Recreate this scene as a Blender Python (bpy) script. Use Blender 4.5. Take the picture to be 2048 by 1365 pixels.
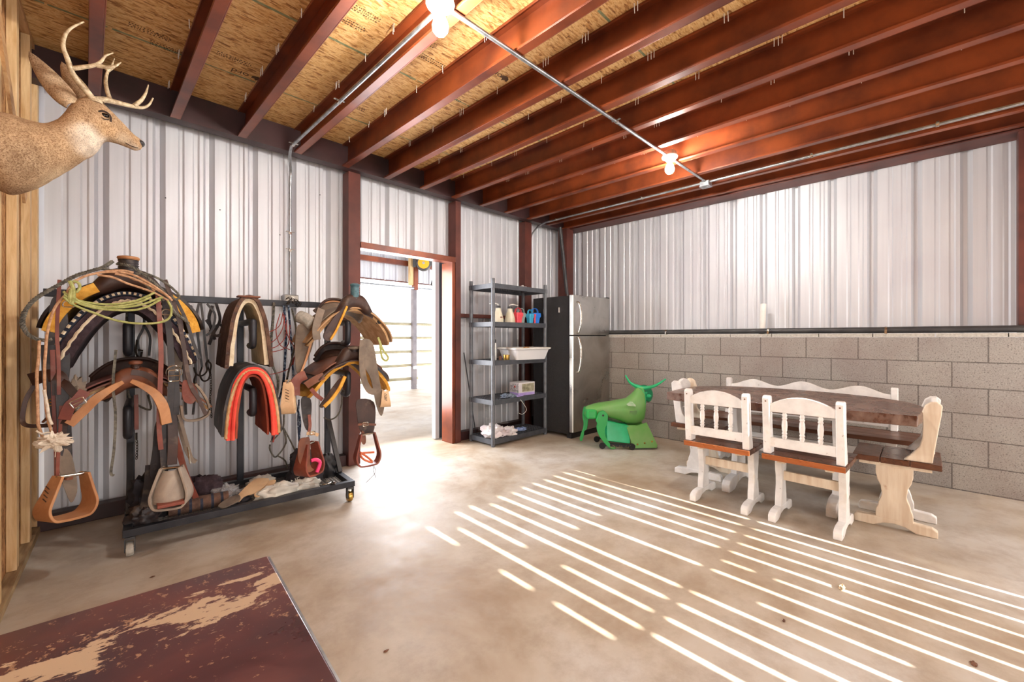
import bpy, bmesh, math, random
from mathutils import Vector, Matrix, Euler
R_ = random.Random(7)
scene = bpy.context.scene
for o in list(bpy.data.objects): bpy.data.objects.remove(o)
COL = scene.collection

# ------------------------------------------------------------------ camera
CAMZ = 1.2
FWD = Vector((.7075, .7067, 0)).normalized()
cam_d = bpy.data.cameras.new('camera')
cam = bpy.data.objects.new('camera', cam_d); COL.objects.link(cam)
cam.location = (0, 0, CAMZ)
cam.rotation_euler = (math.pi/2, 0, math.atan2(FWD.y, FWD.x) - math.pi/2)
cam_d.sensor_width = 36; cam_d.lens = 852/2048*36
cam_d.shift_y = -(682.5-675)/2048
cam_d.clip_start = .02; cam_d.clip_end = 200
scene.camera = cam

# ------------------------------------------------------------------ sky, sun, exposure
scene.view_settings.view_transform = 'Standard'
scene.view_settings.look = 'None'
scene.view_settings.gamma = 1
scene.view_settings.exposure = 0.28
w = bpy.data.worlds.new('sky'); scene.world = w; w.use_nodes = True
bg = w.node_tree.nodes['Background']
bg.inputs[0].default_value = (.93, .95, 1, 1); bg.inputs[1].default_value = 3.6
sun_d = bpy.data.lights.new('sun', 'SUN'); sun_d.energy = 60; sun_d.angle = math.radians(.5); sun_d.color = (1, .95, .87)
sun = bpy.data.objects.new('sun', sun_d); COL.objects.link(sun)
SUN = Vector((.03, 1, -.57)).normalized()
sun.rotation_euler = SUN.to_track_quat('-Z', 'Y').to_euler()
def area(name, loc, aim, sx, sy, power, color):
    d = bpy.data.lights.new(name, 'AREA'); d.shape = 'RECTANGLE'; d.size = sx; d.size_y = sy
    d.energy = power; d.color = color
    o = bpy.data.objects.new(name, d); COL.objects.link(o); o.location = loc
    o.rotation_euler = (Vector(aim)-Vector(loc)).to_track_quat('-Z', 'Y').to_euler()
    return o
# added fill lamps inside the closed rear wall, and daylight along the front doorway
area('rear_left_fill', (.5, -2.1, 1.25), (1.6, 3, 1.1), 2.0, 2.2, 105, (1, .98, .96))
area('rear_right_fill', (4.1, -2.1, 1.3), (3.2, 3, 1.1), 1.3, 2.2, 60, (1, .97, .94))
area('front_door_daylight', (2.35, 4.3, 1.15), (2.2, 0, .5), 1.0, 1.7, 70, (.93, .95, 1))
scene.cycles.use_denoising = True
scene.cycles.max_bounces = 8
scene.cycles.sample_clamp_indirect = 6

# ------------------------------------------------------------------ helpers
def P(px, py, X=None, Y=None, Z=None, D=None):
    "world point seen in direction (px,py) of the photograph, on the plane given"
    t = (px-1024)/852.; r = Vector((.7075+.7067*t, .7067-.7075*t, (675-py)/852.))
    if Z is not None: k = (Z-CAMZ)/r.z
    elif X is not None: k = X/r.x
    elif Y is not None: k = Y/r.y
    else: k = D
    return Vector((0, 0, CAMZ)) + r*k

def spl(pts, n=6, closed=False):
    "Catmull-Rom through points; works on tuples of any length"
    pts = [Vector(p) for p in pts]; out = []; m = len(pts)
    if m < 3 and not closed:
        return [pts[0].lerp(pts[-1], i/n) for i in range(n+1)]
    rng = range(m) if closed else range(m-1)
    for i in rng:
        if closed: a, b, c, d = pts[i-1], pts[i], pts[(i+1) % m], pts[(i+2) % m]
        else:
            b, c = pts[i], pts[i+1]
            a = pts[i-1] if i > 0 else b*2-c
            d = pts[i+2] if i+2 < m else c*2-b
        for j in range(n):
            t = j/n
            out.append(.5*((2*b)+(c-a)*t+(2*a-5*b+4*c-d)*t*t+(3*b-a-3*c+d)*t**3))
    if not closed: out.append(pts[-1])
    return out

class MB:
    def __init__(s): s.bm = bmesh.new(); s.M = Matrix.Identity(4)
    def v(s, p): return s.bm.verts.new(s.M @ Vector(p))
    def face(s, vs):
        try: return s.bm.faces.new(vs)
        except ValueError: return None
    def box(s, x0, x1, y0, y1, z0, z1):
        vs = [s.v((x, y, z)) for z in (z0, z1) for y in (y0, y1) for x in (x0, x1)]
        for f in ((0,2,3,1),(4,5,7,6),(0,1,5,4),(2,6,7,3),(0,4,6,2),(1,3,7,5)): s.face([vs[i] for i in f])
        return s
    def beam(s, a, b, w, t, up=(0,0,1)):
        "bar from a to b, w wide, t thick along up"
        a = Vector(a); b = Vector(b); d = (b-a).normalized(); u = Vector(up)
        sd = d.cross(u)
        if sd.length < 1e-4: sd = d.cross(Vector((1,0,0)))
        sd.normalize(); u = sd.cross(d).normalized()
        vs = [s.v(p+sd*i*w/2+u*j*t/2) for p in (a, b) for j in (-1,1) for i in (-1,1)]
        for f in ((0,1,3,2),(4,6,7,5),(0,4,5,1),(2,3,7,6),(0,2,6,4),(1,5,7,3)): s.face([vs[i] for i in f])
        return s
    def loft(s, rings, cap=True, closed=True):
        rs = [[s.v(p) for p in r] for r in rings]
        for a, b in zip(rs, rs[1:]):
            n = len(a)
            for i in range(n if closed else n-1): s.face((a[i], a[(i+1) % n], b[(i+1) % n], b[i]))
        if cap and closed: s.face(rs[0][::-1]); s.face(rs[-1])
        return s
    def tube(s, path, r, n=8, flat=1.0, normal=None, closed=False):
        path = [Vector(p) for p in path]; m = len(path); rings = []
        up = Vector(normal) if normal else None
        for i, p in enumerate(path):
            if closed: t = path[(i+1) % m]-path[i-1]
            else: t = path[min(i+1, m-1)]-path[max(i-1, 0)]
            if t.length < 1e-9: t = Vector((0,0,1))
            t.normalize()
            if up is None: up = Vector((0,0,1)) if abs(t.z) < .9 else Vector((1,0,0))
            u = (up - t*up.dot(t))
            if u.length < 1e-5: u = t.orthogonal()
            u.normalize(); sd = t.cross(u)
            if not normal: up = u
            rr = r[i] if isinstance(r, (list, tuple)) else r
            rings.append([p + sd*math.cos(2*math.pi*k/n)*rr + u*math.sin(2*math.pi*k/n)*rr*flat for k in range(n)])
        if closed: rings.append(rings[0])
        return s.loft(rings, cap=not closed)
    def strap(s, path, w, t, normal):
        "flat strap: width w, thickness t; its face looks along normal (vector or list)"
        path = [Vector(p) for p in path]; m = len(path); rings = []
        for i, p in enumerate(path):
            d = (path[min(i+1, m-1)]-path[max(i-1, 0)]).normalized()
            nn = Vector(normal[i] if isinstance(normal, list) else normal)
            nn = (nn-d*nn.dot(d))
            if nn.length < 1e-4: nn = d.orthogonal()
            nn.normalize()
            sd = d.cross(nn); ww = (w[i] if isinstance(w, list) else w)/2; h = t/2
            rings.append([p+sd*ww+nn*h, p-sd*ww+nn*h, p-sd*ww-nn*h, p+sd*ww-nn*h])
        return s.loft(rings)
    def prism(s, outline, fn0, fn1):
        "outline 2D points; fn0/fn1 map (a,b) to the two faces"
        A = [s.v(fn0(*q)) for q in outline]; B = [s.v(fn1(*q)) for q in outline]
        n = len(A)
        s.face(A[::-1]); s.face(B)
        for i in range(n): s.face((A[i], A[(i+1) % n], B[(i+1) % n], B[i]))
        return s
    def lathe(s, prof, c, axis='z', n=20, ang=2*math.pi):
        rings = []
        for r, h in prof:
            ring = []
            for k in range(n):
                a = ang*k/n; x, y = r*math.cos(a), r*math.sin(a)
                q = {'z': (x, y, h), 'x': (h, x, y), 'y': (y, h, x)}[axis]
                ring.append(Vector(c)+Vector(q))
            rings.append(ring)
        return s.loft(rings)
    def ball(s, c, rx, ry=None, rz=None, n=12, m=8):
        ry = ry or rx; rz = rz or rx; rings = []
        for j in range(m+1):
            a = math.pi*(j+.02)/(m+.04)
            rings.append([Vector(c)+Vector((rx*math.sin(a)*math.cos(2*math.pi*k/n), ry*math.sin(a)*math.sin(2*math.pi*k/n), rz*math.cos(a))) for k in range(n)])
        return s.loft(rings)
    def grid(s, fn, nu, nv, thick=0):
        "surface fn(u,v) u,v in 0..1; with thickness along its normal"
        pts = [[Vector(fn(i/nu, j/nv)) for j in range(nv+1)] for i in range(nu+1)]
        top = [[s.v(p) for p in r] for r in pts]
        for i in range(nu):
            for j in range(nv): s.face((top[i][j], top[i+1][j], top[i+1][j+1], top[i][j+1]))
        if thick:
            bot = []
            for i in range(nu+1):
                row = []
                for j in range(nv+1):
                    du = pts[min(i+1, nu)][j]-pts[max(i-1, 0)][j]; dv = pts[i][min(j+1, nv)]-pts[i][max(j-1, 0)]
                    n = du.cross(dv); n = n.normalized() if n.length > 1e-9 else Vector((0,0,1))
                    row.append(s.v(pts[i][j]-n*thick))
                bot.append(row)
            for i in range(nu):
                for j in range(nv): s.face((bot[i][j+1], bot[i+1][j+1], bot[i+1][j], bot[i][j]))
            for i in range(nu):
                s.face((top[i+1][0], top[i][0], bot[i][0], bot[i+1][0])); s.face((top[i][nv], top[i+1][nv], bot[i+1][nv], bot[i][nv]))
            for j in range(nv):
                s.face((top[0][j], top[0][j+1], bot[0][j+1], bot[0][j])); s.face((top[nu][j+1], top[nu][j], bot[nu][j], bot[nu][j+1]))
        return s

def mesh_obj(name, mb, mat, parent=None, smooth=False, bevel=0, subd=0, angle=40):
    me = bpy.data.meshes.new(name)
    bmesh.ops.recalc_face_normals(mb.bm, faces=mb.bm.faces)
    mb.bm.to_mesh(me); mb.bm.free()
    if mat is not None: me.materials.append(mat)
    o = bpy.data.objects.new(name, me); COL.objects.link(o)
    if parent is not None: o.parent = parent
    if smooth:
        for p in me.polygons: p.use_smooth = True
        if smooth != 'all':
            me.set_sharp_from_angle(angle=math.radians(angle))
    if bevel:
        b = o.modifiers.new('bevel', 'BEVEL'); b.width = bevel; b.segments = 2; b.limit_method = 'ANGLE'; b.angle_limit = math.radians(50)
    if subd:
        b = o.modifiers.new('subd', 'SUBSURF'); b.levels = subd; b.render_levels = subd
    return o
def thing(name, label, cat, loc=(0,0,0), rz=0, group=None, parent=None):
    o = bpy.data.objects.new(name, None); COL.objects.link(o); o.location = loc; o.rotation_euler = (0, 0, rz)
    o.empty_display_size = .1
    return tag(o, label, cat, group)
def tag(o, label, cat, group=None, kind=None):
    o['label'] = label; o['category'] = cat
    if group: o['group'] = group
    if kind: o['kind'] = kind
    return o
def struct(name, mb, mat, parent=None, **k):
    o = mesh_obj(name, mb, mat, parent, **k)
    if parent is None: o['kind'] = 'structure'
    return o
def struct_empty(name, loc=(0,0,0), rz=0):
    o = bpy.data.objects.new(name, None); COL.objects.link(o); o.location = loc; o.rotation_euler = (0,0,rz); o['kind'] = 'structure'
    return o
def kids(o): return [c for c in bpy.data.objects if c.parent == o]
def copy_tree(o, label=None, parent=None):
    c = o.copy(); COL.objects.link(c)
    if parent is not None: c.parent = parent
    if label: c['label'] = label
    for k in kids(o): copy_tree(k, None, c)
    return c

# ------------------------------------------------------------------ materials
def hexc(h, g=1.0):
    h = h.lstrip('#'); c = [int(h[i:i+2], 16)/255 for i in (0,2,4)]
    return tuple([(x/12.92 if x <= .04045 else ((x+.055)/1.055)**2.4)*g for x in c]+[1])
class NT:
    def __init__(s, name, rough=.6, metal=0):
        s.m = bpy.data.materials.new(name); s.m.use_nodes = True; s.nt = s.m.node_tree
        s.b = s.nt.nodes['Principled BSDF']; s.b.inputs['Roughness'].default_value = rough; s.b.inputs['Metallic'].default_value = metal
        s.tc = s.nt.nodes.new('ShaderNodeTexCoord')
    def n(s, t, **k):
        x = s.nt.nodes.new(t)
        for a, b in k.items(): setattr(x, a, b)
        return x
    def l(s, a, b): s.nt.links.new(a, b)
    def co(s, sc=(1,1,1), rot=(0,0,0)):
        m = s.n('ShaderNodeMapping'); m.inputs['Scale'].default_value = sc; m.inputs['Rotation'].default_value = rot
        s.l(s.tc.outputs['Object'], m.inputs[0]); return m.outputs[0]
    def noise(s, co, scale, detail=4, rough=.55, dist=0):
        x = s.n('ShaderNodeTexNoise'); x.inputs['Scale'].default_value = scale; x.inputs['Detail'].default_value = detail
        x.inputs['Roughness'].default_value = rough; x.inputs['Distortion'].default_value = dist
        s.l(co, x.inputs[0]); return x.outputs[0]
    def ramp(s, f, stops, interp='LINEAR'):
        r = s.n('ShaderNodeValToRGB'); e = r.color_ramp.elements; r.color_ramp.interpolation = interp
        while len(e) < len(stops): e.new(.5)
        for i, (p, c) in enumerate(stops):
            e[i].position = p; e[i].color = c if len(c) == 4 else (*c, 1)
        s.l(f, r.inputs[0]); return r.outputs[0]
    def mix(s, f, a, b, mode='MIX'):
        x = s.n('ShaderNodeMix', data_type='RGBA', blend_type=mode)
        for i, q in ((0, f), (6, a), (7, b)):
            if isinstance(q, (int, float)): x.inputs[i].default_value = q
            elif isinstance(q, tuple): x.inputs[i].default_value = q
            else: s.l(q, x.inputs[i])
        return x.outputs[2]
    def math(s, op, a, b=0):
        x = s.n('ShaderNodeMath', operation=op)
        for i, q in ((0, a), (1, b)):
            if isinstance(q, (int, float)): x.inputs[i].default_value = q
            else: s.l(q, x.inputs[i])
        return x.outputs[0]
    def sep(s, co):
        x = s.n('ShaderNodeSeparateXYZ'); s.l(co, x.inputs[0]); return x.outputs
    def color(s, c):
        if isinstance(c, tuple): s.b.inputs['Base Color'].default_value = c
        else: s.l(c, s.b.inputs['Base Color'])
    def rough(s, c): s.l(c, s.b.inputs['Roughness'])
    def bump(s, h, strength=.3, dist=.01):
        x = s.n('ShaderNodeBump'); x.inputs['Strength'].default_value = strength; x.inputs['Distance'].default_value = dist
        s.l(h, x.inputs['Height']); s.l(x.outputs[0], s.b.inputs['Normal'])
G0, G1 = (0,0,0,1), (1,1,1,1)
def mat(name, c1, c2=None, rough=.6, metal=0, scale=6, bump=0, bscale=60, stretch=(1,1,1), bstretch=None, lo=.35, hi=.65, spec=None, detail=5):
    t = NT(name, rough, metal); c1 = hexc(c1) if isinstance(c1, str) else c1
    if c2:
        c2 = hexc(c2) if isinstance(c2, str) else c2
        t.color(t.ramp(t.noise(t.co(stretch), scale, detail), [(lo, c1), (hi, c2)]))
    else: t.color(c1)
    if bump: t.bump(t.noise(t.co(bstretch or stretch), bscale, 3), bump, .004)
    if spec is not None: t.b.inputs['Specular IOR Level'].default_value = spec
    return t.m
def osb(name, base, dark, light, long='x'):
    t = NT(name, .75)
    s1 = (10, 38, 38) if long == 'x' else (26, 7, 7)
    if long == 'z': s1 = (40, 40, 14)
    def flakes(rot, sc):
        v = t.n('ShaderNodeTexVoronoi'); v.inputs['Scale'].default_value = sc
        t.l(t.co(s1, rot), v.inputs[0]); return v.outputs['Color']
    a = flakes((0,0,.25), 1.6); b = flakes((.3,.2,-.35), 2.3); c = flakes((.2,-.3,.6), 3.6)
    def val(c): 
        x = t.n('ShaderNodeRGBToBW'); t.l(c, x.inputs[0]); return x.outputs[0]
    v = t.math('MULTIPLY', t.math('ADD', t.math('ADD', val(a), val(b)), val(c)), .3333)
    col = t.ramp(v, [(.22, dark), (.42, base), (.6, light), (.75, base)])
    n2 = t.noise(t.co((s1[0]*.5, s1[1]*.5, s1[2]*.5), (0,0,.2)), 5.5, 4, .6)
    col = t.mix(t.ramp(n2, [(.62, G0), (.70, G1)]), col, dark)
    t.color(col); t.bump(v, .35, .003)
    return t.m
def wood(name, c1, c2, axis='x', rough=.6, scale=3, knots=True):
    t = NT(name, rough); st = {'x': (1.2, 14, 14), 'y': (14, 1.2, 14), 'z': (14, 14, 1.2)}[axis]
    n = t.noise(t.co(st), scale, 6, .6, .6)
    col = t.ramp(n, [(.3, hexc(c1)), (.7, hexc(c2))])
    if knots:
        k = t.noise(t.co(tuple(4.5 if q > 2 else 2.2 for q in st)), 2.5, 1)
        col = t.mix(t.ramp(k, [(.70, G0), (.76, (.8,.8,.8,1))]), col, hexc(c1, .35))
    t.color(col); t.bump(n, .15, .003)
    return t.m
M = {}
M['red'] = mat('red_oxide_steel', '#8c4422', '#5e2b1a', .36, .2, scale=3, bump=.05, bscale=200)
M['redd'] = mat('dull_red_steel', '#66342a', '#4c2822', .5, .2, scale=4)
M['hdr'] = mat('dark_primer_steel', '#44292a', '#30201f', .5, .2, scale=4)
M['galv'] = mat('galvanised', '#b9bcc0', '#8f9396', .35, .9, scale=20)
M['black'] = mat('black_paint_steel', '#22242b', '#33343a', .42, .3, scale=9, bump=.08, bscale=80)
M['greysteel'] = mat('dark_grey_steel', '#3c3d40', '#505050', .45, .4, scale=7)
M['chrome'] = mat('worn_chrome', '#d8d6cf', '#a8a59b', .22, 1, scale=30)
M['brass'] = mat('brass', '#c9a860', '#a88340', .3, 1, scale=30)
M['pine'] = wood('pine_stud', '#c69c66', '#ecd0a0', 'z', .6)
M['pinex'] = wood('pine_rail', '#b08050', '#d8b080', 'y', .6)
M['osbw'] = osb('osb_wall', hexc('#a26f44'), hexc('#55331c'), hexc('#c79763'), 'z')
M['osbc'] = osb('osb_ceiling', hexc('#cb9655'), hexc('#85552a'), hexc('#e6c084'), 'x')
M['plate'] = mat('mud_sill', '#8d7355', '#b39a74', .8, scale=6, stretch=(10,1,10))
# corrugated siding: aluminium grey-white paint, faint streaks
t = NT('siding_paint', .46, .3)
n = t.noise(t.co((9, 9, .25)), 2.2, 4); n2 = t.noise(t.co((1,1,1)), 1.1, 3)
c = t.ramp(n, [(.3, hexc('#c9cbd0')), (.7, hexc('#d6d8dc'))])
t.color(t.mix(t.ramp(n2, [(.45, G0), (.7, (.35,.35,.35,1))]), c, hexc('#b6b2bb'))); M['siding'] = t.m
# concrete floor
t = NT('concrete_floor', .55)
n = t.noise(t.co((1,1,1)), .9, 6, .62, .4); n2 = t.noise(t.co((1,1,1)), 5, 8, .7); n3 = t.noise(t.co((1,1,1)), 38, 3, .6)
c = t.ramp(n, [(.32, hexc('#9c856b')), (.48, hexc('#b8ac9b')), (.68, hexc('#c8c4be'))])
c = t.mix(t.ramp(n2, [(.34, (.5,.5,.5,1)), (.56, G0)]), c, hexc('#8d7760'))
v = t.n('ShaderNodeTexVoronoi'); v.inputs['Scale'].default_value = 6; t.l(t.co(), v.inputs[0])
c = t.mix(t.ramp(t.math('ADD', v.outputs['Distance'], t.math('MULTIPLY', n3, .06)), [(.035, (.75,.75,.75,1)), (.055, G0)]), c, hexc('#6b5540'))
t.color(c); t.rough(t.ramp(n2, [(.3, (.45,.45,.45,1)), (.7, (.68,.68,.68,1))])); t.bump(n2, .06, .004); M['concrete'] = t.m
# concrete block wall (object space: y along the wall, z up)
t = NT('concrete_block', .9)
s = t.sep(t.co())
cb = t.n('ShaderNodeCombineXYZ'); t.l(t.math('ADD', s[1], -.113+.3855*10), cb.inputs[0]); t.l(t.math('ADD', s[2], -.005), cb.inputs[1])
br = t.n('ShaderNodeTexBrick'); t.l(cb.outputs[0], br.inputs[0])
br.inputs['Scale'].default_value = 1; br.inputs['Brick Width'].default_value = .3855; br.inputs['Row Height'].default_value = .2
br.inputs['Mortar Size'].default_value = .0045; br.inputs['Mortar Smooth'].default_value = .3; br.offset = .5
br.inputs['Color1'].default_value = hexc('#97928d'); br.inputs['Color2'].default_value = hexc('#a39d95'); br.inputs['Mortar'].default_value = hexc('#6a6460')
sp = t.noise(t.co((1,1,1)), 120, 3, .7); sp2 = t.noise(t.co((1,1,1)), 2.2, 5)
c = t.mix(t.ramp(sp, [(.30, G1), (.44, G0)]), br.outputs[0], hexc('#4d4643'))
c = t.mix(t.ramp(sp, [(.58, G0), (.72, (.6,.6,.6,1))]), c, hexc('#c4c0b8'))
c = t.mix(t.ramp(sp2, [(.45, G0), (.7, (.4,.4,.4,1))]), c, hexc('#7d6a66'))
t.color(c); h = t.math('ADD', t.math('MULTIPLY', br.outputs['Fac'], -1.0), t.math('MULTIPLY', sp, .35)); t.bump(h, .8, .006); M['block'] = t.m
M['cap'] = mat('block_cap', '#a9a59b', '#c2beb4', .9, scale=60, bump=.4, bscale=120)

# ------------------------------------------------------------------ room shell
HZ = 2.744                       # underside of the beams
mb = MB(); mb.box(-3, 6, -6, 8.75, -.2, 0); floor = struct('floor', mb, M['concrete'])
mb = MB(); mb.box(-.8, 5.4, -2.5, 4.15, 2.945, 3.0); ceil = struct('ceiling', mb, M['osbc'])
# corrugated metal: profile of one period, u along the wall, d depth (outwards)
PROF = [(0, 0), (.072, 0), (.083, .009), (.099, .009), (.110, 0), (.160, 0), (.170, .009), (.192, .009), (.203, 0), (.226, 0), (.246, .040), (.270, .040)]
def siding(u0, u1, z0, z1, phase, pitch, place, name, parent=None):
    us = []
    k = math.floor((u0-phase)/pitch)-1
    while phase+k*pitch < u1:
        for a, d in PROF:
            u = phase+(k+a/.3)*pitch
            if u0 < u < u1: us.append((u, d))
        k += 1
    us = [(u0, us[0][1])]+us+[(u1, us[-1][1])]
    mb = MB()
    mb.loft([[place(u, d, z0) for u, d in us], [place(u, d, z1) for u, d in us]], cap=False, closed=False)
    o = struct(name, mb, M['siding'], parent, smooth=False)
    return o
PA = lambda u, d, z: (u, 4.0+d, z)
wa = siding(-.8, 1.80, 0, 2.944, .715, .300, PA, 'wall_north')
mb = MB()
for px_, py_ in ((331,396),(440,420),(362,690),(640,390),(790,362),(560,470),(905,300),(1050,560)):
    q_ = P(px_, py_, Y=3.997); mb.ball(q_, .005, .004, .005, 6, 4)
struct('wall_screw', mb, M['black'], wa)['kind'] = 'stuff'
siding(1.80, 2.93, 2.06, 2.944, .715, .300, PA, 'wall_panel_over_door', wa)
siding(2.93, 5.2, 0, 2.944, .715, .300, PA, 'wall_panel_beside_door', wa)
# east wall: block base, cap, siding above
PBf = lambda u, d, z: (5.12+d, u, z)
we = siding(-2.3, 4.05, 1.2, 2.944, 1.577, -.297 if False else .297, lambda u, d, z: (5.12+d, 3.154-u, z), 'wall_east')
mb = MB(); mb.box(4.84, 5.04, -2.3, 3.98, 0, 1.2); struct('block_base', mb, M['block'], we)
mb = MB()
y = -2.3
while y < 3.9:
    mb.box(4.832, 5.05, y+.003, min(y+.382, 3.97), 1.203, 1.232); y += .3855
struct('block_cap', mb, M['cap'], we)
# west wall of studs and strand board, turned a little against the room
ww = struct_empty('wall_west', (-.26, 2.87, 0), -math.atan(.05))
mb = MB(); mb.box(-.06, -.037, -5.2, 1.10, 0, 2.94); struct('strand_board', mb, M['osbw'], ww)
for i, y in enumerate([-2.4+.4*k for k in range(6)]+[-.01, .40, .79, 1.06]):
    mb = MB(); mb.box(-.036, 0, y-.03, y+.03, .04, 2.91); struct('stud', mb, M['pine'], ww, bevel=.002)
mb = MB(); mb.box(-.036, .012, -5.2, 1.10, 0, .038); struct('bottom_plate', mb, M['plate'], ww)
mb = MB(); mb.box(-.036, 0, -5.2, 1.10, 2.911, 2.94); struct('top_plate', mb, M['pinex'], ww)
mb = MB(); mb.beam((.006, -.3, 2.75), (.006, .55, 1.93), .012, .07, (0,.7,.7)); struct('diagonal_brace', mb, M['pinex'], ww)
mb = MB(); mb.box(-.036, -.005, .03, .37, 2.05, 2.09); mb.box(-.036, -.005, .44, .75, 2.3, 2.338); struct('blocking', mb, M['pinex'], ww)
# south wall behind the camera: vertical boards, sun comes through the gaps between some of them
GX = [2.998-.1337*k for k in range(13)]
TANE = .57
def zy(y): return (y+2.2)*TANE
gaps = [(0, .013, [(-2, .852), (.92, 2.37)]), (1, .009, [(-2, .852), (.92, 2.37)]), (2, .013, [(-2, .85), (.92, 2.37)]),
        (3, .010, [(-2, .85), (.92, 2.37)]), (4, .013, [(-2, .85), (.92, 2.37)]), (5, .009, [(-2, .60), (.7, .85), (1.65, 2.37)]),
        (6, .013, [(-2, .85), (.92, 2.34)]), (7, .010, [(.1, .6), (1.63, 2.37)]), (8, .012, [(-2, .85), (.91, 2.30)]),
        (9, .013, [(-2, .85), (.92, 2.37)]), (10, .011, [(-2, .85), (.92, 1.42), (1.7, 2.36)]), (11, .014, [(-2, .84), (.9, 2.15)]),
        (12, .011, [(-2, .5), (.95, 1.25), (1.40, 1.62), (2.0, 2.3)])]
ws = struct_empty('wall_south')
mb = MB(); mb.box(-.8, GX[-1]-.006, -2.26, -2.2, 0, 2.94); struct('sheathing', mb, M['osbw'], ws)
mb = MB(); mb.box(GX[0]+.006, 5.1, -2.26, -2.2, 0, 2.94); struct('sheathing', mb, M['osbw'], ws)
for k in range(12):
    mb = MB(); mb.box(GX[k+1]+.006, GX[k]-.006, -2.225, -2.2, 0, 2.94); struct('board', mb, M['pine'], ws)
mb = MB()
for k, wd, segs in gaps:
    z = 0.0
    for a, b in segs:
        za, zb = max(0, zy(a)), zy(b)
        if za > z: mb.box(GX[k]-.02, GX[k]+.02, -2.24, -2.226, z, za)
        z = zb
        mb.box(GX[k]-.02, GX[k]-wd/2, -2.24, -2.226, za, zb); mb.box(GX[k]+wd/2, GX[k]+.02, -2.24, -2.226, za, zb)
    mb.box(GX[k]-.02, GX[k]+.02, -2.24, -2.226, z, 2.94)
struct('battens', mb, M['pine'], ws)
# steel frame
def cchan(mb, x, y0, y1, z0, z1, w=.058, t=.006, lip=.016):
    "C purlin along y, web on +x side, open towards -x"
    mb.box(x+w-t, x+w, y0, y1, z0, z1); mb.box(x, x+w-t, y0, y1, z0, z0+t); mb.box(x, x+w-t, y0, y1, z1-t, z1)
    mb.box(x, x+t*.7, y0, y1, z0+t, z0+lip); mb.box(x, x+t*.7, y0, y1, z1-lip, z1-t)
TN = 1
for k in range(-2, 12):
    x = .418+.4065*k
    if k == 11: x = 4.80
    mb = MB(); cchan(mb, x, -2.2, 3.80, HZ, 2.943)
    o = struct('trim_%d' % TN, mb, M['red'], bevel=.0015); TN += 1
mb = MB(); mb.box(-.6, 5.1, 3.80, 3.812, HZ, 2.943); mb.box(-.6, 5.1, 3.812, 3.90, HZ, HZ+.01); mb.box(-.6, 5.1, 3.812, 3.90, 2.933, 2.943)
struct('trim_%d' % TN, mb, M['hdr']); TN += 1
mb = MB(); mb.box(4.872, 5.11, -2.2, 3.8, HZ-.012, HZ-.002); mb.box(5.1, 5.11, -2.2, 3.8, HZ-.002, 2.943)
struct('trim_%d' % TN, mb, M['redd']); TN += 1
def post(x0, x1, y0, y1, z1, m='red', z0=0):
    global TN
    mb = MB(); mb.box(x0, x1, y0, y1, z0, z1); o = struct('trim_%d' % TN, mb, M[m], bevel=.004); TN += 1
    return o
post(1.722, 1.838, 3.86, 3.99, 2.744, 'redd')
post(2.955, 3.03, 3.85, 3.99, 2.744, 'redd'); post(2.915, 2.957, 3.86, 4.06, 2.05, 'red')
post(4.13, 4.26, 3.88, 3.99, 2.744, 'redd')
post(4.80, 4.95, 3.70, 3.86, 2.744, 'redd')
post(4.90, 5.02, -.60, -.425, 2.74, 'redd', 1.236)
post(1.84, 2.957, 3.85, 3.98, 2.105, 'red', 2.045)
for a, b in ((3.032, 4.128), (4.262, 4.80)): post(a, b, 3.90, 3.98, 1.475, 'redd', 1.432)
for a, b in ((-.3, 1.72), (3.032, 4.80)): post(a, b, 3.90, 3.985, .10, 'hdr', 0)
# ------------------------------------------------------------------ lamps and conduit
M['pvc'] = mat('white_plastic', '#e8e6e0', '#d9d6ce', .4, scale=5)
M['porcelain'] = mat('white_porcelain', '#efece4', None, .25)
t = NT('lamp_glass', .4); t.b.inputs['Emission Color'].default_value = (1, .95, .88, 1); t.b.inputs['Emission Strength'].default_value = 950
t.color((1,1,1,1)); M['bulb'] = t.m
M['pvc'] = mat('white_plastic', '#e8e6e0', '#d9d6ce', .4, scale=5)
def lamp(x, y, label):
    th = thing('ceiling_lamp', label, 'lamp', (x, y, 2.73), group='bare bulb lamps on the conduit')
    mb = MB(); mb.lathe([(.0, .014), (.062, .014), (.066, .004), (.060, -.006), (.038, -.012), (.03, -.03), (.0, -.03)], (0,0,0), n=28); mesh_obj('lamp_holder', mb, M['porcelain'], th, True)
    mb = MB(); mb.lathe([(.0, -.012), (.014, -.014), (.017, -.04), (.030, -.062), (.037, -.085), (.035, -.106), (.022, -.124), (.0, -.130)], (0,0,-.01), n=20); mesh_obj('bulb', mb, M['bulb'], th, True)
    mb = MB(); mb.box(-.045, .045, -.045, .045, .0142, .05); mesh_obj('mounting_box', mb, M['galv'], th, bevel=.004)
lamp(1.155, 1.62, 'glowing bulb in a white porcelain holder at the top edge, nearer the deer head')
lamp(3.513, 1.612, 'glowing bulb in a white porcelain holder next to the junction box')
def conduit(path, label, clips):
    th = thing('conduit', label, 'conduit', (0,0,0))
    mb = MB(); mb.tube(spl(path, 4), .0115, 10); mesh_obj('pipe', mb, M['galv'], th, True)
    for c, ax in clips:
        mb = MB(); c = Vector(c); mb.tube([c-Vector(ax)*.01, c+Vector(ax)*.01], .0155, 10)
        s = Vector(ax).cross(Vector((0,0,1)))
        if s.length < .1: s = Vector((1,0,0))
        mb.beam(c-s*.035+Vector((0,0,.011)), c+s*.035+Vector((0,0,.011)), .016, .004)
        mesh_obj('clip', mb, M['chrome'], th)
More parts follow.
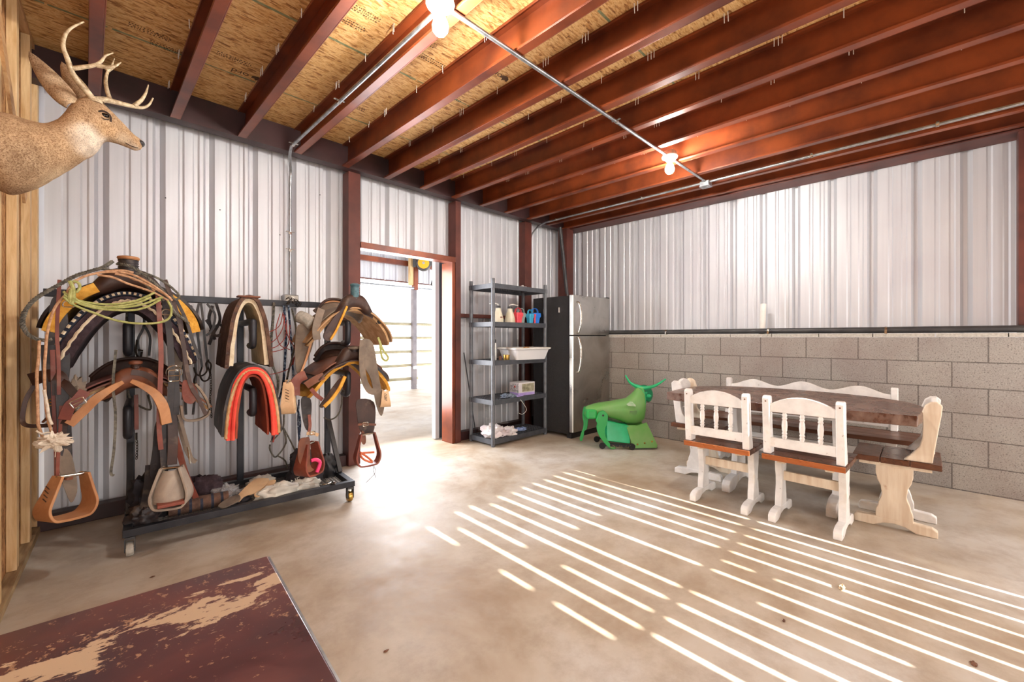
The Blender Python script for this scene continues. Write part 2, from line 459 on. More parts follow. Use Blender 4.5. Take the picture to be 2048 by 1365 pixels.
conduit([(1.21, 1.612, 2.731), (2.4, 1.612, 2.731), (3.44, 1.612, 2.731)], 'galvanised conduit crossing under the beams between the two bulbs', [((2.66, 1.612, 2.731), (1,0,0))])
conduit([(3.585, 1.612, 2.731), (3.9, 1.612, 2.731), (4.28, 1.612, 2.731)], 'short galvanised conduit from the second bulb to the junction box', [])
conduit([(1.165, 1.68, 2.731), (1.165, 2.6, 2.731), (1.165, 3.55, 2.731), (1.175, 3.70, 2.728), (1.21, 3.84, 2.70), (1.245, 3.93, 2.62), (1.25, 3.955, 2.50), (1.25, 3.96, 2.2), (1.25, 3.96, 1.57)],
        'galvanised conduit running from the first bulb down the siding to the outlet', [((1.165, 2.75, 2.731), (0,1,0)), ((1.168, 3.62, 2.731), (0,1,0)), ((1.25, 3.96, 1.95), (0,0,1)), ((1.25,3.96,2.1),(0,0,1))])
conduit([(4.33, -2.1, 2.731), (4.33, .5, 2.731), (4.33, 1.58, 2.731)], 'galvanised conduit above the dining table running to the right frame edge', [((4.33, .0, 2.731), (0,1,0)), ((4.33, .75, 2.731), (0,1,0))])
conduit([(4.33, 1.66, 2.731), (4.33, 2.5, 2.731), (4.33, 3.55, 2.731), (4.33, 3.72, 2.725), (4.33, 3.86, 2.68), (4.33, 3.955, 2.58), (4.33, 3.965, 2.4), (4.33, 3.965, 1.9)],
        'galvanised conduit from the junction box bending down behind the shelf', [((4.33, 2.3, 2.731), (0,1,0)), ((4.33, 3.5, 2.731), (0,1,0))])
th = thing('junction_box', 'small galvanised junction box where the overhead conduits meet', 'electrical box', (4.33, 1.62, 2.725))
mb = MB(); mb.box(-.045, .045, -.045, .045, -.036, .012); mesh_obj('box_body', mb, M['galv'], th, bevel=.006)
mb = MB(); mb.box(-.048, .048, -.048, .048, -.040, -.0365); mb.ball((.02,.02,-.041), .005, n=6, m=4); mb.ball((-.02,-.02,-.041), .005, n=6, m=4); mesh_obj('cover_plate', mb, M['galv'], th)
th = thing('outlet_box', 'grey metal outlet box on the siding above the tack rack', 'outlet', (1.25, 3.95, 1.51))
mb = MB(); mb.box(-.058, .058, -.035, .04, -.055, .055); mesh_obj('box_body', mb, M['galv'], th, bevel=.008)
mb = MB(); mb.box(-.05, .05, -.040, -.0355, -.047, .047); mesh_obj('cover_plate', mb, M['cap'], th, bevel=.002)
mb = MB(); mb.lathe([(.0, -.006), (.017, -.006), (.017, 0), (.0, 0)], (0,-.041,.022), 'y', 16); mb.box(-.004, -.002, -.049, -.0475, .018, .027); mb.box(.003, .005, -.049, -.0475, .018, .027); mesh_obj('socket', mb, M['porcelain'], th)
# nail tips coming through the ceiling boards beside the beams
mb = MB()
for k in range(0, 11):
    x0 = .418+.4065*k
    y = -.1
    while y < 3.7:
        for j in range(R_.choice([1,1,2,2,3])):
            mb.tube([(x0-.012-.01*R_.random(), y+.02*j, 2.946), (x0-.013-.01*R_.random(), y+.02*j, 2.895)], .0022, 4)
        y += .28+.2*R_.random()
o = mesh_obj('nail_tips', mb, M['pvc'], ceil)
o['kind'] = 'stuff'
# mill stamps printed on the boards
M['ink'] = mat('stamp_ink', '#4a3018', '#5d4024', .8, scale=50)
M['greenink'] = mat('green_edge_paint', '#6f7a58', '#98946a', .8, scale=30)
def text(s, size, loc, rot, m, parent=None, name='lettering', ext=.0006, extra=None):
    cu = bpy.data.curves.new(name, 'FONT'); cu.body = s; cu.size = size; cu.extrude = ext; cu.align_x = 'CENTER'; cu.align_y = 'CENTER'
    tmp = bpy.data.objects.new(name, cu); COL.objects.link(tmp)
    dg = bpy.context.evaluated_depsgraph_get(); me = bpy.data.meshes.new_from_object(tmp.evaluated_get(dg))
    bpy.data.objects.remove(tmp); me.materials.clear(); me.materials.append(m); me.name = name
    o = bpy.data.objects.new(name, me); COL.objects.link(o); o.location = loc; o.rotation_euler = rot
    if parent: o.parent = parent
    return o
ZC = 2.9442
for i, (px, py) in enumerate([(980, 140), (480, 145)]):
    q = P(px, py, Z=ZC)
    text('ord', .07, q+Vector((.05 if i == 0 else 0, 0, 0)), (math.pi, 0, math.radians(180 if i else 180)), M['ink'], ceil, 'mill_stamp')
    mb = MB(); c = q+Vector((.13 if i == 0 else .1, 0, 0))
    mb.prism([(-.03,-.02),(.0,-.03),(.03,-.01),(.035,.02),(.01,.012),(-.005,.03),(-.015,.005),(-.035,.01)], lambda a,b: (c.x+a, c.y+b, ZC), lambda a,b: (c.x+a, c.y+b, ZC-.0006)); mesh_obj('stamp_emblem', mb, M['ink'], ceil)
for px, py in [(300,60),(340,95),(470,115),(700,40),(730,20),(850,75),(870,120),(710,210),(640,250),(790,300),(770,255), (905,190)]:
    q = P(px, py, Z=ZC)
    mb = MB()
    for r in range(3):
        x = -.09
        while x < .09:
            wd = .003+.008*R_.random()
            mb.box(q.x+x, q.x+x+wd, q.y+r*.018, q.y+r*.018+.008, ZC-.0006, ZC); x += wd+.004+.006*R_.random()
    mesh_obj('stamp_lines', mb, M['ink'], ceil)
for yy in (1.28, 2.50, 3.30):
    mb = MB(); x = -.6
    while x < 5.0:
        wd = .15+.3*R_.random(); mb.box(x, x+wd, yy-.004-.006*R_.random(), yy+.003+.006*R_.random(), ZC-.0004, ZC); x += wd+.02*R_.random()
    mesh_obj('painted_edge', mb, M['greenink'], ceil)

# ------------------------------------------------------------------ wall pipe, loose pipes
th = thing('wall_pipe', 'dark steel pipe strapped along the top of the block wall', 'pipe', (4.868, 0, 1.2625))
mb = MB(); mb.tube([(0, -2.1, 0), (0, 3.05, 0)], .027, 14); mesh_obj('pipe', mb, M['greysteel'], th, True)
for px in (1333, 1537, 1772):
    yy = P(px, 660, X=4.86).y
    mb = MB(); mb.tube([(0, yy-.008, 0), (0, yy+.008, 0)], .031, 14); mb.box(-.036, -.026, yy-.008, yy+.008, -.05, .0); mesh_obj('strap', mb, M['chrome'], th, True)
mb = MB(); q0 = P(1527, 655, X=4.98); 
mb.lathe([(.024,0),(.028,0),(.028,.315),(.024,.315)], (0,0,0), n=16); o = mesh_obj('plastic_pipe', mb, M['pvc'], None, True); o.location = (4.93, q0.y, 1.2325); o.rotation_euler = (0, math.radians(8), 0)
tag(o, 'short white plastic pipe standing on the block wall against the siding', 'pipe')
mb = MB(); mb.tube([(4.70, 3.74, 2.74), (4.78, 3.72, 2.1), (4.90, 3.70, 1.27)], .024, 12); o = mesh_obj('brace_pipe', mb, M['greysteel'], None, True)
tag(o, 'dark slanting steel pipe in the corner behind the fridge', 'pipe')

# ------------------------------------------------------------------ refrigerator
t = NT('stainless', .27, 1)
n = t.noise(t.co((1, 1, 60)), 3, 3); n2 = t.noise(t.co(), 2.6, 5, .6, 1)
t.color(t.ramp(n2, [(.3, hexc('#a5a39e')), (.7, hexc('#c9c7c2'))])); t.rough(t.ramp(n2, [(.3, (.24,.24,.24,1)), (.7, (.42,.42,.42,1))])); t.bump(n, .04, .001); M['stainless'] = t.m
t = NT('pebbled_black', .22, 0); t.color(hexc('#101119')); n = t.noise(t.co(), 120, 2); t.bump(n, 1.0, .03); t.b.inputs['Specular IOR Level'].default_value = .9; M['pebble'] = t.m
M['blackplastic'] = mat('black_plastic', '#17171b', None, .4)
M['rubber'] = mat('black_rubber', '#1b1a1b', None, .7)
fr = thing('refrigerator', 'stainless refrigerator with black sides standing in the corner beside the block wall', 'refrigerator', (4.042, 3.03, 0), -math.radians(1.5))
mb = MB(); mb.box(0, .765, .055, .64, .045, 1.695); mesh_obj('cabinet', mb, M['pebble'], fr, bevel=.006)
mb = MB(); mb.box(.01, .755, .03, .1, .0, .06); mesh_obj('plinth', mb, M['blackplastic'], fr, bevel=.004)
def door(z0, z1, nm):
    mb = MB(); pr = [(0,.05),(0,.012),(.012,0),(.38,-.006),(.753,0),(.765,.012),(.765,.05)]
    mb.prism(pr, lambda a,b: (a,b,z0), lambda a,b: (a,b,z1)); return mesh_obj(nm, mb, M['stainless'], fr, True, bevel=.003)
d1 = door(1.228, 1.70, 'freezer_door'); d2 = door(.075, 1.215, 'fridge_door')
def handle(z0, z1, par):
    mb = MB(); zs = [z0, z0+.02, z0+(z1-z0)*.25, (z0+z1)/2, z1-(z1-z0)*.25, z1-.02, z1]
    ys = [-.006, -.035, -.058, -.064, -.058, -.035, -.006]
    mb.tube(spl([(.075, y, z) for y, z in zip(ys, zs)], 5), .009, 8, 1.4); return mesh_obj('handle', mb, M['chrome'], par, True)
handle(1.25, 1.62, d1); handle(.78, 1.205, d2)
mb = MB(); mb.box(.72, .76, .0, .06, 1.70, 1.715); mesh_obj('hinge_cover', mb, M['blackplastic'], fr, bevel=.003)
mb = MB(); mb.box(-.003, -.0005, .20, .215, 1.50, 1.56); mesh_obj('magnet', mb, M['pvc'], fr)
mb = MB(); mb.box(-.003, -.0005, .45, .465, 1.49, 1.55); mesh_obj('magnet', mb, M['pvc'], fr)

# ------------------------------------------------------------------ plastic shelving unit
M['shelfp'] = mat('grey_shelf_plastic', '#565a60', '#6a6e75', .38, scale=14)
M['shelfd'] = mat('dark_shelf_plastic', '#3d4046', '#4c4f56', .45, scale=14)
sh = thing('shelving_unit', 'grey plastic shelving unit of five tiers beside the refrigerator', 'shelf', (3.13, 3.42, 0))
SW, SD = .91, .41
SZ = [.026, .457, .891, 1.318, 1.74]
for z in SZ:
    mb = MB(); a, b, cc, d = 0, SW, 0, SD
    mb.box(0, SW, 0, .014, z, z+.052); mb.box(0, SW, SD-.014, SD, z, z+.052); mb.box(0, .014, .014, SD-.014, z, z+.052); mb.box(SW-.014, SW, .014, SD-.014, z, z+.052)
    nx, ny = 22, 10
    for i in range(1, nx): mb.box(SW*i/nx-.0045, SW*i/nx+.0045, .014, SD-.014, z+.034, z+.046)
    for j in range(1, ny): mb.box(.014, SW-.014, SD*j/ny-.0045, SD*j/ny+.0045, z+.035, z+.047)
    mesh_obj('shelf_tray', mb, M['shelfd'], sh)
for x in (.018, SW-.018):
    for y in (.018, SD-.018):
        mb = MB(); prof = []
        prof = [(.0,0),(.021,0),(.021,1.80 if False else 1.845),(.0,1.848)]
        mb.lathe(prof, (x, y, 0), n=14); mesh_obj('post', mb, M['shelfp'], sh, True)
TOP = [z+.0475 for z in SZ]
# items on it
def crush(c, rx, ry, rz, seed, n=26, m=16, amp=.3, flat=True):
    "crumpled closed lump"
    rr = random.Random(seed); from mathutils import noise
    mb = MB(); rings = []
    for j in range(m+1):
        a = math.pi*(j+.05)/(m+.1); ring = []
        for k in range(n):
            d = Vector((math.sin(a)*math.cos(2*math.pi*k/n), math.sin(a)*math.sin(2*math.pi*k/n), math.cos(a)))
            q = 1+amp*(noise.noise(d*2.2+Vector((seed*3.1, 0, 0)))*1.2+abs(noise.noise(d*5+Vector((0, seed*2.3, 0))))*.9-.2)
            p = Vector((d.x*rx*q, d.y*ry*q, d.z*rz*q))
            if flat: p.z = max(p.z, -rz*.55)+rz*.55
            ring.append(Vector(c)+p)
        rings.append(ring)
    return mb.loft(rings)
def jug(x, y, z, label, handle_dir=1, s=1, tone='jug'):
    th = thing('pump_jug', label, 'jug', (x, y, z), group='cream pump jugs on the second shelf')
    mb = MB(); mb.lathe([(0,0),(.058,0),(.063,.006),(.060,.05),(.046,.105),(.034,.135),(.030,.150),(.030,.168),(0,.168)], (0,0,0), n=24); mesh_obj('jug_body', mb, M[tone], th, True)
    mb = MB(); mb.lathe([(0,.168),(.028,.168),(.028,.19),(.012,.196),(0,.196)], (0,0,0), n=18); mesh_obj('cap', mb, M['greysteel'], th, True)
    mb = MB(); mb.tube([(.0,0,.196),(0,0,.214),(-.05*handle_dir,.0,.220),(-.13*handle_dir,0,.212)], [.006,.006,.008,.006], 8); mesh_obj('pump_lever', mb, M['pvc'], th, True)
    return th
M['jug'] = mat('cream_plastic', '#d8d2bd', '#c9c1a6', .45, scale=9)
M['label'] = mat('brown_label', '#7a4a3c', '#93705c', .6, scale=40)
Z2 = 3.42
j1 = jug(3.34, 3.56, TOP[3], 'cream plastic pump jug with a brown oval label, leftmost on its shelf')
mb = MB(); mb.prism([(.02*math.cos(a*.5), .008*math.sin(a*.5)) for a in range(13)], lambda a,b: (a*.9-.002, -.0560-.002, .062+b), lambda a,b: (a*.9-.002, -.054+.002, .062+b)); mesh_obj('jug_label', mb, M['label'], j1)
jug(3.50, 3.53, TOP[3], 'plain cream pump jug beside the pink scoop bucket', -1)
M['pink'] = mat('pink_red_plastic', '#d9313f', '#e8616c', .35, scale=4); M['blue'] = mat('blue_plastic', '#2a6fd0', '#3f8be6', .35, scale=4)
M['cyan'] = mat('cyan_plastic', '#2b8fb8', '#4db6d8', .35, scale=4); M['teal'] = mat('grey_green_plastic', '#7d8a86', '#a2ada6', .4, scale=4)
def bucket(x, y, z, label, col, w=.10, h=.125, sc=1):
    th = thing('plastic_caddy', label, 'caddy', (x, y, z), R_.uniform(-.12, .12), 'plastic caddies on the second shelf')
    mb = MB(); k = w/2
    def ring(r, zz, c=.25): return [(r*a, r*b*.8, zz) for a, b in ((1,-1+c),(1,1-c),(1-c,1),(-1+c,1),(-1,1-c),(-1,-1+c),(-1+c,-1),(1-c,-1))]
    mb.loft([ring(k*.72, 0), ring(k*.92, h*.62), ring(k*1.08, h*.62), ring(k*1.12, h*.80), ring(k*1.05, h), ring(k*.98, h), ring(k*.84, h*.62), ring(k*.66, .004)]); mesh_obj('body', mb, col, th)
    mb = MB(); mb.strap(spl([(-k*1.02,0,h*.8),(-k*.8,0,h*1.28),(0,0,h*1.45),(k*.8,0,h*1.28),(k*1.02,0,h*.8)], 5), .022, .005, (0,0,1)); mesh_obj('handle', mb, col, th)
    return th
bucket(3.605, 3.50, TOP[3], 'pink red plastic caddy between the cream jugs and the grey caddy', M['pink'])
bucket(3.70, 3.54, TOP[3], 'grey green plastic caddy in the middle of the second shelf', M['teal'], .09)
bucket(3.79, 3.48, TOP[3], 'cyan plastic caddy next to the blue caddy', M['cyan'], .085, .115)
bucket(3.90, 3.50, TOP[3], 'bright blue plastic caddy, rightmost on the second shelf', M['blue'], .125, .13)
mb = MB(); mb.lathe([(0,0),(.012,0),(.012,.09),(0,.09)], (3.845, 3.452, TOP[3]), n=10); mb.box(3.833,3.857,3.44,3.464,TOP[3]+.09,TOP[3]+.115); o = mesh_obj('marker_pen', mb, M['pink'], None, True); tag(o, 'small red tube standing between the cyan and blue caddies', 'tube')
# spray can, tin, tote on third tier
th = thing('spray_can', 'tall white and green spray can on the middle shelf', 'can', (3.29, 3.58, TOP[2]))
M['canw'] = mat('can_white', '#e6e8e4', '#cfd4cf', .3, .2, scale=40, stretch=(1,1,6)); M['cang'] = mat('can_green', '#1f7a44', '#2a9457', .35, scale=6)
mb = MB(); mb.lathe([(0,0),(.03,0),(.032,.004),(.032,.185),(.024,.198),(0,.198)], (0,0,0), n=22); mesh_obj('can_body', mb, M['canw'], th, True)
mb = MB(); mb.lathe([(.0325,.004),(.0325,.15)], (0,0,0), n=12, ang=math.pi*.9); mesh_obj('can_label', mb, M['cang'], th, True)
bpy.data.objects[-1] if False else None
mb = MB(); mb.lathe([(0,.198),(.026,.198),(.026,.232),(.02,.238),(0,.238)], (0,0,0), n=18); mesh_obj('cap', mb, M['greysteel'], th, True)
th = thing('round_tin', 'small brass coloured tin in front of the clear tote', 'tin', (3.385, 3.47, TOP[2]))
mb = MB(); mb.lathe([(0,0),(.034,0),(.036,.004),(.036,.05),(0,.05)], (0,0,0), n=22); mesh_obj('tin_body', mb, M['brass'], th, True)
mb = MB(); mb.lathe([(0,.051),(.038,.051),(.038,.062),(0,.062)], (0,0,0), n=22); mesh_obj('lid', mb, M['brass'], th, True)
mb = MB(); mb.box(3.35,3.372,3.53,3.56,TOP[2],TOP[2]+.045); o = mesh_obj('matchbox', mb, M['label'], None); tag(o, 'small reddish box beside the brass tin', 'box')
t = NT('milky_plastic', .3); t.color(hexc('#f2f2f4')); t.b.inputs['Transmission Weight'].default_value = .25; t.b.inputs['IOR'].default_value = 1.3; M['milky'] = t.m
th = thing('storage_tote', 'shallow translucent storage tote with a white lid on the middle shelf', 'tote', (3.72, 3.51, TOP[2]), -math.radians(5))
def rrect(hx, hy, z, r=.03, n=5):
    out = []
    for cx, cy, a0 in ((hx-r, hy-r, 0), (-hx+r, hy-r, 90), (-hx+r, -hy+r, 180), (hx-r, -hy+r, 270)):
        for k in range(n+1):
            a = math.radians(a0+90*k/n); out.append((cx+r*math.cos(a), cy+r*math.sin(a), z))
    return out
mb = MB(); mb.loft([rrect(.23,.135,0), rrect(.262,.17,.115), rrect(.278,.185,.12), rrect(.278,.185,.126), rrect(.258,.165,.124), rrect(.225,.13,.004)]); mesh_obj('tub', mb, M['milky'], th, True)
mb = MB(); mb.loft([rrect(.283,.19,.1265), rrect(.283,.19,.137), rrect(.27,.178,.141), rrect(.26,.168,.135)]); mesh_obj('lid', mb, M['pvc'], th, True)
mb = crush((0,0,.005), .18, .10, .045, 5, amp=.2); mesh_obj('contents', mb, mat('tote_contents', '#cfcfc0', '#dfe3df', .8, scale=12), th, True)
mb = MB(); mb.beam((-.05,-.06,.141),(.03,-.04,.141),.03,.01); o = mesh_obj('wood_scrap', mb, M['pinex'], None); o.location = th.location; o.rotation_euler = th.rotation_euler; tag(o, 'small brown wood scrap on the tote lid', 'wood scrap')
# box, cloth, gloves on the fourth tier
bx = thing('carton', 'small white printed carton on the second lowest shelf', 'box', (3.62, 3.50, TOP[1]), -math.radians(4))
M['cartonw'] = mat('white_card', '#dcd9da', '#cbc6c6', .6, scale=10); M['photo'] = mat('printed_photo', '#6f6a55', '#b5af95', .5, scale=18); M['lilac'] = mat('lilac_print', '#a48fd0', '#b9a6dd', .5, scale=6)
mb = MB(); mb.box(0, .26, 0, .17, 0, .155); mesh_obj('carton_body', mb, M['cartonw'], bx, bevel=.002)
mb = MB(); mb.box(.004, .255, -.0012, -.0002, .002, .035); mb.box(-.0012, -.0002, .004, .165, .002, .035); mesh_obj('lilac_band', mb, M['lilac'], bx)
mb = MB(); mb.box(.05, .25, -.0012, -.0002, .045, .14); mesh_obj('printed_picture', mb, M['photo'], bx)
M['inkb'] = mat('dark_print', '#3a3440', None, .6); M['inkr'] = mat('red_print', '#c0483c', None, .6); M['inkg'] = mat('green_print', '#2c8a50', None, .6)
mb = MB()
for r in range(9):
    y = .012
    while y < .15:
        wd = .004+.012*R_.random()
        if R_.random() < .75: mb.box(-.0013, -.0003, y, min(y+wd,.155), .048+r*.0105, .0535+r*.0105)
        y += wd+.005
mesh_obj('printed_lines', mb, M['inkb'], bx)
mb = MB(); mb.box(-.0016, -.0004, .06, .085, .095, .118); mesh_obj('red_logo', mb, M['inkr'], bx)
mb = MB(); mb.prism([(0,0),(.014,0),(.007,.03)], lambda a,b: (-.0017,a+.012,b+.04), lambda a,b: (-.0005,a+.012,b+.04)); mesh_obj('green_tree_logo', mb, M['inkg'], bx)
mb = crush((3.44, 3.50, TOP[1]), .085, .06, .03, 3, amp=.5); o = mesh_obj('rope_halter', mb, mat('blue_grey_cloth', '#4c5866', '#8591a0', .9, scale=60, bump=.6), None, True); tag(o, 'crumpled blue grey cloth on the shelf left of the carton', 'cloth')
mb = crush((3.60, 3.47, TOP[1]), .05, .035, .014, 8, amp=.4); o = mesh_obj('cloth_rag', mb, M['lilac'], None, True); o.name = 'folded_rag'; tag(o, 'flat lilac rag at the front edge under the carton', 'cloth')
bpy.data.objects['rope_halter'].name = 'shop_cloth'
mb = MB(); 
for k in range(5): mb.beam((3.92+.02*k, 3.50+.03*k, TOP[1]+.008+.004*k), (3.99-.02*k, 3.62-.02*k, TOP[1]+.009+.004*k), .014, .01)
o = mesh_obj('metal_brackets', mb, M['greysteel'], None); o['kind'] = 'stuff'; tag(o, 'loose dark metal bits on the shelf right of the carton', 'hardware')
mb = MB(); mb.tube(spl([P(1041,800,Y=3.41), P(1047,808,Y=3.40), P(1053,820,Y=3.40), P(1045,829,Y=3.40), P(1036,826,Y=3.40)],6), .0025, 6); o = mesh_obj('wire_loop', mb, M['pvc'], None, True); tag(o, 'thin pale wire looping over the shelf edge below the carton', 'wire')
# bottom tier
M['bag'] = mat('white_plastic_bag', '#eceae8', '#dccfd4', .35, scale=7, bump=.4, bscale=20)
mb = crush((3.28, 3.58, TOP[0]), .13, .12, .085, 12, 34, 22, .45); o = mesh_obj('plastic_bag', mb, M['bag'], None, True); tag(o, 'crumpled white plastic bag, left on the lowest shelf', 'bag')
mb = crush((3.45, 3.52, TOP[0]), .10, .09, .06, 15, 34, 22, .5); o = mesh_obj('plastic_bag', mb, M['bag'], None, True); tag(o, 'smaller white plastic bag with pink marks, next to the middle of the lowest shelf', 'bag')
mb = crush((3.72, 3.58, TOP[0]), .10, .05, .02, 19, amp=.5); o = mesh_obj('glove', mb, mat('blue_glove', '#6d86b8', '#9cb0d8', .8, scale=20), None, True); tag(o, 'flat pale blue glove on the lowest shelf', 'glove')
mb = crush((3.85, 3.66, TOP[4]), .06, .05, .035, 23, amp=.4); o = mesh_obj('plastic_bag', mb, M['bag'], None, True); tag(o, 'small white bag on top of the shelving unit', 'bag')
# cobwebs on the shelf and a thin rod leaning by the door
M['web'] = mat('cobweb', '#cfcfcf', None, .9)
mb = MB()
for a in range(22):
    p = Vector((3.16+.05*R_.random(), 3.45+.32*R_.random(), .20+.22*R_.random())); q = p+Vector((R_.uniform(-.03,.22), R_.uniform(-.04,.04), R_.uniform(-.18,.06))); mb.tube([p, (p+q)/2-Vector((0,0,.015)), q], .0009, 3)
o = mesh_obj('cobweb', mb, M['web'], None); tag(o, 'white cobweb threads inside the lower left shelf bay', 'cobweb', None, 'stuff')
mb = MB(); mb.tube([(3.14, 3.935, 1.02), (3.30, 3.90, .01)], .006, 6); o = mesh_obj('metal_rod', mb, M['black'], None, True); tag(o, 'thin dark rod leaning on the siding between door and shelves', 'rod')

# ------------------------------------------------------------------ outdoor bay seen through the door
M['gdirt'] = mat('pale_dirt', '#b3a28f', '#cabcae', .95, scale=3, bump=.4, bscale=12)
mb = MB(); mb.box(-12, 30, 8.755, 60, -.22, -.02); struct('ground', mb, M['gdirt'])
dx, dy = 5.40, 8.62
th = thing('bay_post', 'grey steel post with red upper half carrying the bay roof', 'post', (dx, dy, 0))
mb = MB(); mb.box(-.05, .05, -.05, .05, 0, 2.36); mesh_obj('pole', mb, mat('post_grey', '#6a6468', '#7d777b', .6, scale=6), th)
mb = MB(); mb.box(-.045, .055, -.09, .02, 2.30, 3.05); mesh_obj('column', mb, M['red'], th)
mb = MB(); mb.box(-.13, -.046, -.06, .03, 2.40, 3.05); mesh_obj('wood_trim', mb, M['pine'], th)
mb = MB(); mb.box(-3, 11, 8.70, 8.80, 2.86, 2.97); o = struct('trim_%d' % TN, mb, M['red']); TN += 1
mb = MB(); us = []
k = -3.0
while k < 11:
    for a, d in PROF: us.append((k+a, d))
    k += .3
mb.loft([[(u, 8.82-d, 2.50) for u, d in us], [(u, 8.82-d, 3.1) for u, d in us]], cap=False, closed=False); struct('wall_outer_valance', mb, M['siding'])
mb = MB(); mb.box(-3, 11, 8.80, 8.83, 2.475, 2.50); struct('trim_%d' % TN, mb, M['redd']); TN += 1
mb = MB(); us = []; k = -3
while k < 11:
    for a, d in PROF: us.append((k+a, d))
    k += .3
mb.loft([[(u, 4.1, 3.06+d) for u, d in us], [(u, 9.2, 3.10+d) for u, d in us]], cap=False, closed=False); struct('ceiling_bay', mb, M['siding'])
rl = thing('pipe_fence', 'weathered pipe rail fence of five rails beyond the outdoor bay', 'fence', (0, 8.66, 0))
M['rail'] = mat('olive_weathered_pipe', '#8b8567', '#a59d86', .7, scale=5)
for z in (.24, .55, .867, 1.19, 1.505): 
    mb = MB(); mb.tube([(-3, .02, z), (4, .02, z), (11, .02, z)], .034, 10); mesh_obj('rail', mb, M['rail'], rl, True)
for x in (2.2, 8.6):
    mb = MB(); mb.tube([(x, .1, 0), (x, .1, 1.6)], .04, 10); mesh_obj('fence_post', mb, M['rail'], rl, True)
mb = MB(); mb.tube([(-3, 0, 2.33), (11, 0, 2.33)], .03, 8); o = mesh_obj('pipe_rail', mb, M['galv'], None, True); o.location = (0, 8.56, 0); tag(o, 'grey pipe running under the corrugated valance of the bay', 'pipe')
# cord reel on the post
rz = math.radians(-45)
cr = thing('cord_reel', 'yellow faced retractable cord reel hanging on the bay post', 'cord reel', (5.49, 8.36, 2.90), math.radians(-32))
M['yellow'] = mat('orange_yellow_plastic', '#e79a14', '#f0aa20', .4, scale=4)
mb = MB(); mb.lathe([(0,-.05),(.12,-.05),(.165,-.03),(.175,0),(.175,.05),(.16,.08),(0,.08)], (0,0,0), 'y', 32); mesh_obj('drum', mb, M['greysteel'], cr, True)
mb = MB(); mb.lathe([(0,-.064),(.06,-.064),(.125,-.056),(.128,-.05),(0,-.05)], (0,0,0), 'y', 32); mesh_obj('face', mb, M['yellow'], cr, True)
mb = MB(); mb.lathe([(0,-.076),(.03,-.076),(.032,-.064),(0,-.064)], (0,0,0), 'y', 16); mesh_obj('hub', mb, M['galv'], cr, True)
mb = MB(); mb.box(-.24,-.17,-.03,.05,-.09,.09); mb.box(.16,.2,-.02,.04,-.04,.1); mesh_obj('bracket', mb, M['greysteel'], cr)
mb = MB(); mb.tube(spl([(.18,0,.0),(.2,0,-.2),(.195,0,-.40)],5), .006, 6); mesh_obj('cord', mb, M['black'], cr, True)
mb = MB(); mb.lathe([(0,0),(.014,0),(.034,-.1),(.02,-.11),(.02,-.13),(0,-.13)], (.195,0,-.39), n=12); mesh_obj('plug_end', mb, M['blackplastic'], cr, True)
# sliding door parked outside, right of the opening
sd = struct_empty('door_1', (2.897, 4.16, 0))
M['doorglass'] = mat('dark_door_panel', '#2f333b', '#3e3f46', .35, scale=2)
M['rust'] = mat('brown_board', '#5b3a28', '#7a4f33', .6, scale=5, stretch=(1,1,4))
mb = MB(); mb.box(0, 1.3, 0, .045, .01, 2.10); mesh_obj('panel', mb, M['doorglass'], sd)
mb = MB(); mb.box(-.012, .045, -.012, .055, .01, 2.12); mesh_obj('edge_frame', mb, M['siding'], sd, bevel=.003)
mb = MB(); mb.box(.12, 1.2, -.006, -.0005, .2, 1.25); mesh_obj('lower_board', mb, M['rust'], sd)
mb = MB(); mb.box(.1, 1.2, -.03, -.0005, 1.93, 1.96); mb.box(.14, .2, -.05, -.0305, 1.95, 2.05); mesh_obj('track_bracket', mb, M['greysteel'], sd)
mb = MB(); mb.beam((.12,-.01,1.35),(.22,-.01,1.22),.02,.01); mesh_obj('latch', mb, M['greysteel'], sd)
# ------------------------------------------------------------------ dining set
t = NT('worn_white_paint', .5)
n = t.noise(t.co((3,3,3)), 3, 5); n2 = t.noise(t.co((14,14,14)), 2.0, 4, .7); n3 = t.noise(t.co((30,30,5)), 3, 3)
c = t.ramp(n, [(.35, hexc('#dddbd8')), (.6, hexc('#f0eeeb')), (.8, hexc('#e6dccb'))])
c = t.mix(t.ramp(n2, [(.66, G0), (.72, (.8,.8,.8,1))]), c, hexc('#9b8f84'))
t.color(c); t.bump(n3, .1, .002); M['wpaint'] = t.m
t = NT('pale_bare_wood', .5); n = t.noise(t.co((14,14,1.5)), 2.5, 4); n2 = t.noise(t.co((3,3,3)), 3, 3)
c = t.ramp(n, [(.35, hexc('#d9c5ac')), (.65, hexc('#eaddc8'))]); c = t.mix(t.ramp(n2, [(.68, G0), (.74, G1)]), c, hexc('#b98f6a')); t.color(c); M['cream'] = t.m
def varn(name, axis, c1='#4a2a1a', c2='#6b4029', r=.28):
    t = NT(name, r); st = {'x': (1.5,16,16), 'y': (16,1.5,16)}[axis]
    n = t.noise(t.co(st), 1.6, 6, .6, 1.2); n2 = t.noise(t.co(), 3, 4)
    t.color(t.ramp(n, [(.3, hexc(c1)), (.7, hexc(c2))])); t.rough(t.ramp(n2, [(.35, (r*.8,)*3+(1,)), (.7, (r*1.9,)*3+(1,))])); t.bump(n, .08, .002); return t.m
M['varn_y'] = varn('dark_varnish_lengthwise', 'y'); M['varn_x'] = varn('dark_varnish_across', 'x')
M['varn_edge'] = varn('red_brown_edge', 'y', '#8a4a24', '#b4683a', .3)
